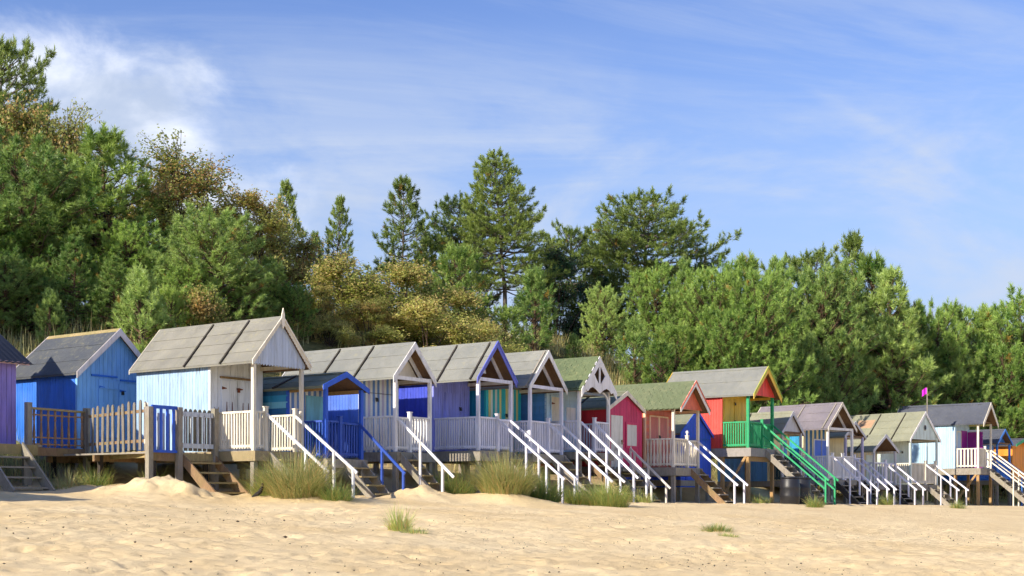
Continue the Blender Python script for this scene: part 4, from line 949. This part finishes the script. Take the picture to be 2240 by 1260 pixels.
def broadleaf(seed, H, Rad, nlobe=16, twigs=46, lpt=22, size=.085, brown=.3, bare=.1, low=.12):
    rg = np.random.default_rng(seed); lines = []; LP, LT = [], []
    lob = []
    for k in range(nlobe):
        ph = rg.random() * 6.283; zz = low + (1 - low) * ((k + .5) / nlobe); rr = Rad * math.sqrt(max(.02, 1 - (1.5 * zz - .6) ** 2 * .9)) * rg.uniform(.25, .85) * (1.15 - .45 * zz)
        lob.append((np.array([rr * math.cos(ph), rr * math.sin(ph), H * zz * .93]), Rad * rg.uniform(.26, .46), rg.normal(0, .12), np.clip(brown + rg.normal(0, .3), 0, 1)))
    for c, r_, tl_, br in lob:
        b0 = np.array([rg.normal(0, .12), rg.normal(0, .12), 0]); mid = np.array([c[0] * .35, c[1] * .35, c[2] * .55]) + rg.normal(0, .12, 3)
        s = np.linspace(0, 1, 7)[:, None]; P = (1 - s) ** 2 * b0 + 2 * s * (1 - s) * mid + s ** 2 * c; lines.append((P, np.linspace(.055, .012, 7) * H / 6))
        for q in range(twigs):
            v = rg.normal(0, 1, 3); v /= np.linalg.norm(v); v[2] = v[2] * .8 + .15; e = c + v * r_ * rg.uniform(.35, 1.1); m0 = c + (e - c) * .1
            if rg.random() < bare: e = e + np.array([0, 0, .35]) + v * .2
            k2 = np.array([m0, (m0 + e) / 2 + rg.normal(0, .05, 3), e]); lines.append((k2, np.array([.011, .008, .004])))
            nl_ = int(lpt * rg.uniform(.5, 1.3)); u_ = rg.uniform(.35, 1.05, (nl_, 1)); LP.append(m0 + (e - m0) * u_ + rg.normal(0, .085, (nl_, 3)))
            tt = np.column_stack([np.clip(.5 + tl_ + rg.normal(0, .2, nl_), 0, 1), np.clip((rg.random(nl_) < br) * rg.uniform(.5, 1, nl_), 0, 1)]); LT.append(tt)
    LP = np.concatenate(LP); LT = np.concatenate(LT)
    V, Fc, tv = leaves(LP, size * rg.uniform(.65, 1.25, len(LP)), LT, rg)
    return tubes(lines, 4), (V, Fc, tv), H

NEEDLE = leafmat('pine_needles', S(80, 120, 50), S(190, 212, 110), S(190, 146, 70), .32)
NEEDLE_D = leafmat('dark_pine_needles', S(68, 98, 46), S(160, 178, 88), S(160, 120, 60), .30)
NEEDLE_G = leafmat('deep_green_needles', S(82, 124, 54), S(182, 210, 108), S(190, 146, 70), .32)
BLUEN = leafmat('blue_pine_needles', S(82, 124, 56), S(192, 214, 122), S(190, 146, 70), .32)
AUT = leafmat('autumn_leaves', S(126, 140, 62), S(208, 206, 114), S(212, 174, 112), .48)
OLIVEL = leafmat('olive_leaves', S(122, 138, 66), S(200, 200, 114), S(204, 162, 104), .48)
GOLD = leafmat('golden_leaves', S(146, 158, 68), S(224, 222, 128), S(236, 206, 140), .48)
HOLM = leafmat('holm_oak_leaves', S(26, 60, 40), S(70, 112, 66), S(96, 74, 46), .15, .45)
BARK = bark('pine_bark', S(124, 98, 74), S(78, 64, 54)); BARKG = bark('grey_bark', S(120, 112, 104), S(74, 68, 64)); BARKD = bark('twig_bark', S(96, 76, 60), S(62, 50, 42))
PROTO = {}
def proto(key, res, bk, lf, nper):
    (tv, tf), (V, Fc, tint), H = res
    PROTO[key] = (np_mesh(key + '_trunk', tv, tf, 4, bk, True), np_mesh(key + '_crown', V, Fc, nper, lf, False, tint), H)
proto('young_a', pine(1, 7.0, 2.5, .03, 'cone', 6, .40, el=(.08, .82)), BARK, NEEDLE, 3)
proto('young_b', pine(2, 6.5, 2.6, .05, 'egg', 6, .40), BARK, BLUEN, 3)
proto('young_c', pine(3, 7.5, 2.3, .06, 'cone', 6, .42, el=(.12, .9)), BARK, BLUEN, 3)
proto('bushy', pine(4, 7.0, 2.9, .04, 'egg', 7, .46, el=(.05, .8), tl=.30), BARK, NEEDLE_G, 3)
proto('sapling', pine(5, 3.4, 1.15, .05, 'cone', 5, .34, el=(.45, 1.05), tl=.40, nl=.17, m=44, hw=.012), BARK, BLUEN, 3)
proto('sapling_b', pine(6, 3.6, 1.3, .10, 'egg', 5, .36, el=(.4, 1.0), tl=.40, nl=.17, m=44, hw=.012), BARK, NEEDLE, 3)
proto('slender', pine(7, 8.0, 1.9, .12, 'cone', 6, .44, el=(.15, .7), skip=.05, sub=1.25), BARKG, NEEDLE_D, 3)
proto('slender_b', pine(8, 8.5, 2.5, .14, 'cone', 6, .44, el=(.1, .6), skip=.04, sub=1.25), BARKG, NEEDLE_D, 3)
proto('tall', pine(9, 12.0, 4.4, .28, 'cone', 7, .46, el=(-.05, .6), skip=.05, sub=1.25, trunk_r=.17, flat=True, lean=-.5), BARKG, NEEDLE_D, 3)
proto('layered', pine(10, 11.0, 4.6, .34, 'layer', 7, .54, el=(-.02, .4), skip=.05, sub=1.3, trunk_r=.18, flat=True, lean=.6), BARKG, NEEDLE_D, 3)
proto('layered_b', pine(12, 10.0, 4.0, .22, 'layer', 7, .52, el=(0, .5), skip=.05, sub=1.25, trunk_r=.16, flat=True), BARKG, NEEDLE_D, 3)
proto('autumn', broadleaf(21, 6.0, 2.5, 20, 54, 28, .09, .24, .12), BARKD, AUT, 4)
proto('olive', broadleaf(22, 6.5, 2.6, 20, 54, 28, .088, .24, .13), BARKD, OLIVEL, 4)
proto('golden', broadleaf(23, 4.0, 2.3, 16, 50, 26, .085, .28, .06), BARKD, GOLD, 4)
proto('holm', broadleaf(24, 8.0, 3.6, 24, 60, 30, .10, .04, .0, .05), BARKD, HOLM, 4)
proto('shrub', broadleaf(25, 2.2, 1.5, 12, 40, 26, .07, .2, .05, .05), BARKD, AUT, 4)
_tr = random.Random(3)
def tree(kind, label, px, Z, ytop=None, h=None, wide=1.0, name='pine_tree', cat='tree', group='trees on the dune behind the huts', rot=None, sink=.15):
    X = at(px, Z); zb_ = g1(X, Z) - sink; tme, cme, H = PROTO[kind]
    hh = (h if h else zpx(ytop, Z) - zb_) * {'young_b': .90, 'bushy': .90, 'young_a': .95, 'young_c': .95}.get(kind, .97 if name == 'pine_tree' else 1.0)
    s = hh / H; root = empty(name, (X, Z, zb_), _tr.random() * 6.28 if rot is None else rot); root.scale = (s * wide, s * wide, s)
    tag(root, label, cat, group)
    for nm, me in (('trunk', tme), ('crown', cme)):
        o = bpy.data.objects.new(nm, me); C.objects.link(o); o.parent = root
    return root
B_ = dict(name='broadleaf_tree')
# left: tall pine at the corner, autumn oaks, young pines close behind the first huts
tree('layered_b', 'tall dark pine in the top left corner above the autumn trees', 8, 56, 75, wide=.62)
tree('autumn', 'tall russet and olive tree below the corner pine', 45, 51, 205, wide=.95, **B_)
tree('olive', 'twiggy russet tree right of the corner pine', 130, 52, 262, wide=.7, **B_)
tree('young_b', 'young bluish pine over the purple hut at the left edge', 58, 44, 322, wide=1.35)
tree('young_a', 'full young pine with tufted flat top left of the autumn oak', 225, 45.5, 278, wide=1.4)
tree('olive', 'olive brown oak with bare top twigs left of the slim pines', 415, 49, 335, wide=1.35, **B_)
tree('autumn', 'brown leaved oak at the foot of the left slope skyline', 540, 50, 425, wide=1.35, **B_)
tree('olive', 'low brownish oak thicket below the slimmest pine', 640, 52, 510, wide=1.6, **B_)
tree('autumn', 'olive leaved tree showing between the two big left pines', 325, 48, 400, wide=1.1, **B_)
tree('bushy', 'broad young pine on the left edge above the purple roof', -35, 42.5, 430, wide=1.2)
tree('young_c', 'small pine in front of the big left pine above the blue hut', 165, 41.2, 515, wide=1.3)
tree('young_b', 'bushy pine standing right above the ridge of the pale blue hut', 470, 42.5, 468, wide=1.35)
tree('sapling', 'pale tufted sapling above the roof of the blue hut', 308, 38.6, 602, wide=1.1)
tree('sapling_b', 'small sapling between the blue and pale blue roofs', 375, 39.8, 655, wide=1.1)
tree('young_b', 'lower pine on the left edge behind the purple roof', 15, 40.5, 560, wide=1.5)
tree('bushy', 'dark bushy pine between the two left young pines', 290, 44.0, 490, wide=1.1)
tree('young_a', 'pine right of the pale blue hut finial', 590, 44.5, 560, wide=1.2)
tree('sapling', 'sapling low behind the blue hut ridge', 110, 39.2, 640, wide=1.1)
for kd, lb, px, Z, yt, wd in [('young_a', 'low pine just over the eave end of the purple hut', 60, 40.6, 600, 1.5), ('bushy', 'low deep green pine just over the left end of the blue roof', 95, 41.8, 585, 1.2), ('young_c', 'low pine between the blue gable and the pale blue roof', 250, 41.0, 560, 1.5),
        ('bushy', 'deep green low pine over the middle of the pale blue ridge', 415, 41.6, 585, 1.2), ('young_a', 'low pine over the right end of the pale blue ridge', 545, 43.0, 590, 1.5), ('bushy', 'low pine right behind the white finial', 640, 44.5, 625, 1.2), ('young_c', 'pine filling the slope at the far left edge', -20, 44.0, 500, 1.4)]:
    tree(kd, lb, px, Z, yt, wide=wd)
tree('shrub', 'small leafy shrub behind the pale blue ridge', 420, 40.0, 640, name='shrub', cat='shrub', group='shrubs on the dune')
# slim pines on the skyline
tree('slender', 'slim pine spire left of centre beside the brown oak', 632, 55, 392, wide=.75)
tree('slender', 'slim open pine right of the spire with a gap below', 737, 56, 428, wide=.8)
tree('slender_b', 'open branched pine with light sky gaps left of the tallest pine', 876, 59, 388, wide=.95)
tree('young_c', 'green pine low between the spire and the open pine', 690, 55, 505, wide=.7)
tree('slender_b', 'lower pine filling below the open branched pine', 930, 60, 520, wide=.9)
tree('tall', 'tallest pine, conical with bare grey trunk, at the centre', 1108, 60, 332, wide=1.0, rot=.4)
tree('layered_b', 'broad pine leaning against the left of the tallest pine', 1005, 63, 428, wide=.85)
tree('holm', 'dark evergreen oak mass right of the tallest pine', 1215, 62, 545, wide=1.05, name='evergreen_oak')
tree('holm', 'dark evergreen oak under the layered pine', 1310, 65, 600, wide=.9, name='evergreen_oak')
tree('layered_b', 'pine tip showing above the dark evergreen oak', 1250, 68, 490, wide=.75)
tree('layered', 'broad layered pine standing on the skyline right of centre', 1415, 66, 415, wide=1.0, rot=2.2)
tree('bushy', 'olive pine below the layered pine', 1440, 62, 590, wide=.85)
# golden thicket behind the middle huts
tree('golden', 'golden thicket behind the striped hut roof', 760, 48, 575, wide=1.7, **B_)
tree('golden', 'yellow green thicket left of the tallest pine', 870, 49.5, 585, wide=1.8, **B_)
tree('golden', 'pale gold bush at the right end of the thicket', 985, 50, 640, wide=1.8, **B_)
tree('autumn', 'olive bush behind the low blue porch', 690, 46, 625, wide=1.7, **B_)
tree('golden', 'low gold bush just over the periwinkle roof', 935, 47, 665, wide=1.9, **B_)
tree('olive', 'dark olive bush over the low porch roof', 805, 46, 655, wide=1.8, **B_)
tree('golden', 'gold and green bush over the striped hut ridge', 720, 45, 690, wide=2.0, **B_)
tree('golden', 'straw gold bush over the turquoise hut ridge', 1030, 48.5, 705, wide=2.0, **B_)
tree('shrub', 'straw coloured shrub right of the periwinkle ridge', 1045, 47, 725, name='shrub', cat='shrub', group='shrubs on the dune')
tree('sapling_b', 'bright green sapling below the tallest pine, left of its trunk', 1003, 53, 568, wide=1.05)
tree('sapling', 'pale open sapling in front of the trunk of the tallest pine', 1168, 54, 598, wide=1.15)
tree('sapling_b', 'low sapling behind the turquoise striped hut', 1100, 51, 690, wide=1.4)
tree('young_b', 'pale young pine before the dark evergreen oak', 1322, 58, 632, wide=.95)
tree('sapling', 'small sapling on the grassy bank over the crimson hut', 1388, 56, 705, wide=1.1)
tree('sapling_b', 'tiny sapling on the grassy bank right of the fretwork gable', 1440, 55, 770, wide=1.2)
tree('sapling', 'low sapling behind the fretwork gable', 1255, 55, 735, wide=1.2)
# the wood on the right
right = [('young_c', 'leftmost green pine of the right wood', 1500, 61, 565, .8), ('bushy', 'bright bushy pine above the coral roof', 1565, 60, 590, .85),
    ('young_a', 'round topped pine behind the coral and red huts', 1632, 63, 555, .9), ('bushy', 'dense pine with a bare stem above the yellow gable', 1660, 59, 600, .8),
    ('young_c', 'pine with two tips over the yellow gable', 1705, 64, 560, .85), ('layered_b', 'older olive pine on the skyline above the grey gabled hut', 1775, 68, 545, .8),
    ('young_b', 'bluish pine above the grey gabled hut', 1800, 65, 600, .85), ('slender', 'spire topping the right wood', 1858, 71, 505, .8),
    ('young_a', 'pine just right of the spire', 1905, 70, 555, .9), ('young_c', 'largest bright pine over the mint hut', 1945, 68, 585, 1.0),
    ('young_a', 'pine filling behind the mint hut roof', 2000, 72, 640, .9), ('bushy', 'dark pine over the ice blue roof', 2040, 74, 660, .8),
    ('slender_b', 'pine with a forked top over the ice blue hut', 2090, 75, 655, .8), ('young_a', 'pine above the azure hut', 2160, 77, 652, .95),
    ('bushy', 'bright pine cut by the right edge', 2235, 76, 640, .9), ('young_b', 'low young pine right of the yellow gable', 1745, 62.5, 745, .9),
    ('sapling_b', 'sapling right of the red hut porch', 1722, 61, 800, 1.2), ('young_a', 'low pine left of the red hut ridge', 1535, 60, 700, .7),
    ('young_c', 'dark pine low behind the mauve roof', 1840, 68, 690, .9), ('young_b', 'dark low pine behind the ice blue ridge', 2070, 73, 760, 1.0),
    ('bushy', 'shaded low pine at the right edge behind the orange hut', 2195, 74, 745, .9), ('young_c', 'narrow pine behind the magenta flag', 1990, 71, 720, .8),
    ('sapling_b', 'sunlit sapling over the crimson and coral roofs', 1475, 58, 735, 1.2), ('bushy', 'broad low pine in the middle of the right wood', 1600, 58, 680, .85), ('young_b', 'low dark pine behind the azure roof', 2130, 74, 800, 1.0)]
for kd, lb, px, Z, yt, wd in right: tree(kd, lb, px, Z, yt + (0 if px < 1990 else 18), wide=wd * 1.0)
# beyond the skyline, the same wood goes on; a few stand outside the frame at the left
for kk, (kd, px, Z, yt) in enumerate([('holm', 1520, 74, 640), ('holm', 1640, 76, 640), ('holm', 1760, 78, 650), ('holm', 1890, 79, 660), ('holm', 2010, 80, 715), ('holm', 2120, 82, 730), ('holm', 2230, 82, 720), ('holm', 1700, 68, 690), ('holm', 1860, 72, 700)]):
    tree(kd, 'dark tree deep in the wood behind the front pines', px, Z, yt, name='evergreen_oak', group='dark trees deep in the right wood')
for kk, (kd, px, Z, yt) in enumerate([('holm', 60, 50, 560), ('holm', 200, 49, 590), ('holm', 400, 48, 600), ('holm', 520, 50, 600), ('holm', 620, 52, 620)]):
    tree(kd, 'dark undergrowth tree in shade behind the left pines', px, Z, yt, wide=.8, name='evergreen_oak', group='dark trees behind the left pines')
tree('bushy', 'pine standing just outside the left edge', -330, 37, h=6.5); tree('young_a', 'second pine standing outside the left edge', -620, 36, h=7.5)

# ---- marram grass
GRASS = leafmat('marram_grass', S(142, 156, 84), S(234, 224, 160), S(214, 186, 126), .35, .6)
GRASSG = leafmat('green_marram', S(116, 144, 72), S(200, 210, 122), S(206, 186, 116), .35, .6)
def blades(P, az, ln, lean, wd, tint, rg, seg=4):
    n = len(P); s = np.linspace(0, 1, seg + 1)[None, :, None]
    h = np.stack([np.cos(az), np.sin(az), np.zeros(n)], 1)[:, None, :]; up = np.array([0, 0, 1.0])[None, None, :]
    le = lean[:, None, None]; l = ln[:, None, None]
    C_ = P[:, None, :] + h * (l * (np.sin(le) * s * .6 + le * .55 * s ** 2.2)) + up * (l * (np.cos(le * .6) * s - .38 * le * s ** 2.6))
    side = np.stack([-np.sin(az), np.cos(az), np.zeros(n)], 1)[:, None, :]; wv = side * (wd[:, None, None] * (1 - s ** 1.5 * .92))
    V = np.stack([C_ - wv, C_ + wv], 2).reshape(-1, 3); k = seg + 1
    base = (np.arange(n) * k * 2)[:, None] + (np.arange(seg) * 2)[None, :]
    Fc = np.stack([base, base + 1, base + 3, base + 2], -1).reshape(-1, 4)
    return V, Fc, np.repeat(tint, k * 2, 0)
def tussock(name, label, X, Y, h, r, n, mat=GRASS, green=.0, seed=0, spread=1.0, dz=0.0):
    rg = np.random.default_rng(seed); z0 = g1(X, Y)
    rr = r * np.sqrt(rg.random(n)) * .55; ph = rg.random(n) * 6.283
    P = np.stack([rr * np.cos(ph), rr * np.sin(ph), np.zeros(n)], 1); P[:, 2] = gz(X + P[:, 0], Y + P[:, 1]) - z0 - .04
    az = ph + rg.normal(0, .6, n); ln = h * rg.uniform(.35, 1.25, n); az = az + .35 * np.sin(az - 1.2); le = np.clip((rr / (r * .55)) * .75 * spread + rg.normal(.15, .22, n), .02, 1.35)
    t = np.column_stack([np.clip(rg.normal(.5 - green * .3, .25, n), 0, 1), np.clip((rg.random(n) < .22) * .9, 0, 1)])
    V, Fc, tv = blades(P, az, ln, le, rg.uniform(.004, .008, n), t, rg)
    me = np_mesh(name, V, Fc, 4, mat, True, tv); o = bpy.data.objects.new(name, me); C.objects.link(o); o.location = (X, Y, z0 + dz); tag(o, label, 'grass', 'marram grass tussocks by the huts')
def tus(label, px, Z, h, r, n, **kw): tussock('grass_tussock', label, at(px, Z), Z, h, r, n, **kw)
tus('large golden marram tussock left of the white handrails', 650, 29.6, 1.12, 1.05, 2300, seed=1)
tus('green marram clump at the left side of the large golden tussock', 590, 30.2, .85, .7, 900, mat=GRASSG, seed=2)
tus('green grass around the feet of the white handrails', 735, 29.2, .55, .6, 700, mat=GRASSG, seed=3)
tus('big drooping marram tussock below the periwinkle hut', 1105, 33.6, 1.15, 1.1, 2400, seed=4)
tus('green marram behind the striped hut steps', 985, 35.0, 1.0, 1.0, 1400, mat=GRASSG, seed=5)
tus('marram at the right of the big drooping tussock', 1185, 34.6, .8, .8, 1100, mat=GRASSG, seed=6)
tus('grass clump at the foot of the fretwork hut steps', 1330, 35.2, .75, .95, 1500, mat=GRASSG, seed=7)
tus('grass tuft under the turquoise hut steps', 1265, 36.2, .65, .7, 800, mat=GRASSG, seed=8)
tus('sparse grass at the foot of the picket fence post', 200, 31.0, .6, .6, 300, mat=GRASSG, seed=9)
tus('thin grass patch below the spindle fence', 150, 30.4, .45, .7, 320, mat=GRASS, seed=10)
tus('marram sticking out under the picket fence', 225, 32.0, .7, .4, 110, mat=GRASSG, seed=11)
tus('grass under the short blue rail fence', 335, 31.2, .7, .5, 260, mat=GRASSG, seed=12)
tus('thin upright grass sprout beside the little stump', 874, 21.0, .52, .26, 240, mat=GRASSG, seed=13, spread=.7)
tus('low green runner grass right of the stump sprout', 905, 20.3, .2, .34, 320, mat=GRASSG, seed=14)
tus('low green tuft alone on the open sand', 1568, 23.2, .26, .38, 700, mat=GRASSG, seed=15)
tus('green tail of the lone tuft on the open sand', 1592, 22.2, .14, .30, 350, mat=GRASSG, seed=16)
tus('small green tuft at the foot of the green handrail post', 1782, 42.5, .5, .45, 400, mat=GRASSG, seed=17)
tus('grass at the foot of the mint hut steps', 2095, 50.5, .4, .5, 300, mat=GRASSG, seed=18)
tus('grass below the pale mint hut corner', 1935, 51.5, .6, .5, 300, mat=GRASSG, seed=19)
tus('grass tuft in front of the crimson hut stilts', 1400, 38.5, .5, .6, 400, mat=GRASSG, seed=20)
tus('grass tuft by the tall stilts of the red hut', 1665, 44.5, .4, .5, 260, mat=GRASSG, seed=21)

def bank_grass():
    rg = np.random.default_rng(55); N_ = 90000
    al = rg.uniform(-16, 62, N_); d = -rg.uniform(4.2, 21, N_) ; X = RP[0] + RD[0] * al + RN[0] * d; Y = RP[1] + RD[1] * al + RN[1] * d
    keep = (fbm(X / 1.6, Y / 1.6, 63, 3) > -.12) & (np.abs(X / Y) < .46); X, Y = X[keep], Y[keep]; n = len(X)
    P = np.stack([X, Y, gz(X, Y) - .03], 1); cl = fbm(X / 2.5, Y / 2.5, 71, 3)
    t = np.column_stack([np.clip(.45 + cl * 1.1 + rg.normal(0, .2, n), 0, 1), (rg.random(n) < .28 + cl * .4) * .9])
    V, Fc, tv = blades(P, rg.random(n) * 6.283, rg.uniform(.35, .95, n) * (1 + cl * .6), np.abs(rg.normal(.3, .3, n)), rg.uniform(.007, .013, n), t, rg, 3)
    o = bpy.data.objects.new('bank_grass', np_mesh('bank_grass', V, Fc, 4, GRASS, True, tv)); C.objects.link(o); tag(o, 'straw and green marram grass covering the dune bank', 'grass', kind='stuff')
bank_grass()

# ------------------------------------------------------------------ small things
def debris():
    rg = np.random.default_rng(81); V, Fc = [], []
    for k in range(1500):
        y = 12.6 + 15 * rg.random() ** 1.1; x = rg.uniform(-.42, .42) * y
        if (x - RP[0]) * RN[0] + (y - RP[1]) * RN[1] < 3.5 or rg.random() > .30 + 1.2 * max(0, float(fbm(np.array(x / 2.5), np.array(y / 2.0), 99, 3)) + .25): continue
        z = g1(x, y) + .03; a = rg.random() * 6.28; l = rg.uniform(.006, .024) * (1.8 if rg.random() < .03 else 1); w = l * rg.uniform(.25, .7); o = len(V)
        ca, sa = math.cos(a), math.sin(a)
        for px_, py_, pz_ in ((-1, 0, .2), (1, 0, .4), (0, -1, 0), (0, 1, 0), (0, 0, 1.0), (0, 0, -1)): V.append((x + ca * px_ * l - sa * py_ * w, y + sa * px_ * l + ca * py_ * w, z + pz_ * w * .9))
        Fc += [(o + p, o + q, o + s) for p, q, s in ((0, 2, 4), (2, 1, 4), (1, 3, 4), (3, 0, 4), (2, 0, 5), (1, 2, 5), (3, 1, 5), (0, 3, 5))]
    o = bpy.data.objects.new('beach_debris', np_mesh('beach_debris', np.array(V), np.array(Fc), 3, plain('dark_debris', S(70, 54, 40), .9))); C.objects.link(o); tag(o, 'dark bits of bark, cones and twig scattered on the sand', 'debris', kind='stuff')
debris()
def stick():
    X, Y = at(566, 29.4), 29.4; z = g1(X, Y); rg = np.random.default_rng(4)
    P = np.array([[-.10, 0, .06], [-.04, 0, .09], [.03, -.02, .14], [.08, -.02, .24], [.10, -.03, .34]]); V, Fq = tubes([(P, np.array([.03, .05, .05, .04, .025])), (np.array([[-.1, 0, .06], [-.16, .02, .03]]), np.array([.03, .012]))], 7)
    o = bpy.data.objects.new('driftwood_stick', np_mesh('driftwood_stick', V, Fq, 4, plain('charred_wood', S(34, 30, 30), .8), True)); C.objects.link(o); o.location = (X, Y, z); tag(o, 'black bent piece of driftwood beside the large golden tussock', 'driftwood')
stick()
def stump():
    X, Y = at(858, 21.2), 21.2; z = g1(X, Y); V, Fq = tubes([(np.array([[0, 0, -.08], [0, 0, .04], [.004, 0, .10]]), np.array([.085, .08, .07]))], 9); n = 9
    V = V + np.random.default_rng(2).normal(0, .006, V.shape); me = np_mesh('stump_body', V, Fq, 4, W_BROWN, True)
    root = empty('stump', (X, Y, z)); tag(root, 'small broken wooden stump in the sand beside the grass sprout', 'stump'); put('stump_body', me, root, (0, 0, 0))
    mesh_obj('cut_face', [tuple(v) for v in V[-n:]], [tuple(range(n))], W_DARK, root)
stump()
def flag():
    X, Y = at(2028, 61.0), 61.0; zt = zpx(848, 61.0); zb_ = g1(X, Y); root = empty('flag', (X, Y, zb_)); tag(root, 'small magenta flag on a thin pole before the dark pines', 'flag')
    bx('pole', root, W_GREY, -.02, .02, -.02, .02, -.2, zt - zb_)
    v = []; 
    for i in range(6):
        for j in range(2): v.append((-.02 - .042 * i, .03 * math.sin(i * 1.3), zt - zb_ - j * .30 - .02 * i + .02 * math.sin(i)))
    cl = [(i * 2, i * 2 + 1, i * 2 + 3, i * 2 + 2) for i in range(5)]; o = mesh_obj('cloth', v, cl, plain('magenta_cloth', S(230, 30, 215), .7), root)
    o.modifiers.new('thickness', 'SOLIDIFY').thickness = .006
flag()
def drum(px, Z, label):
    X, Y = at(px, Z), Z; z = g1(X, Y); root = empty('water_butt', (X, Y, z - .05)); tag(root, label, 'water butt', 'black water butts under the red hut steps')
    mt = plain('black_plastic', S(38, 38, 42), .45)
    put('tank', lathe_mesh('tank', [(.30, 0), (.33, .05), (.35, .3), (.36, .34), (.35, .38), (.35, .6), (.36, .64), (.345, .68), (.33, .92), (.30, .95)], mt, 18), root, (0, 0, 0))
    put('lid', lathe_mesh('lid', [(.33, .95), (.335, .98), (.2, 1.01), (.05, 1.02)], mt, 18), root, (0, 0, 0))
drum(1728, 45.2, 'black ribbed water butt under the steps of the red hut, left of the pair'); drum(1752, 46.0, 'black ribbed water butt under the steps of the red hut, right of the pair')
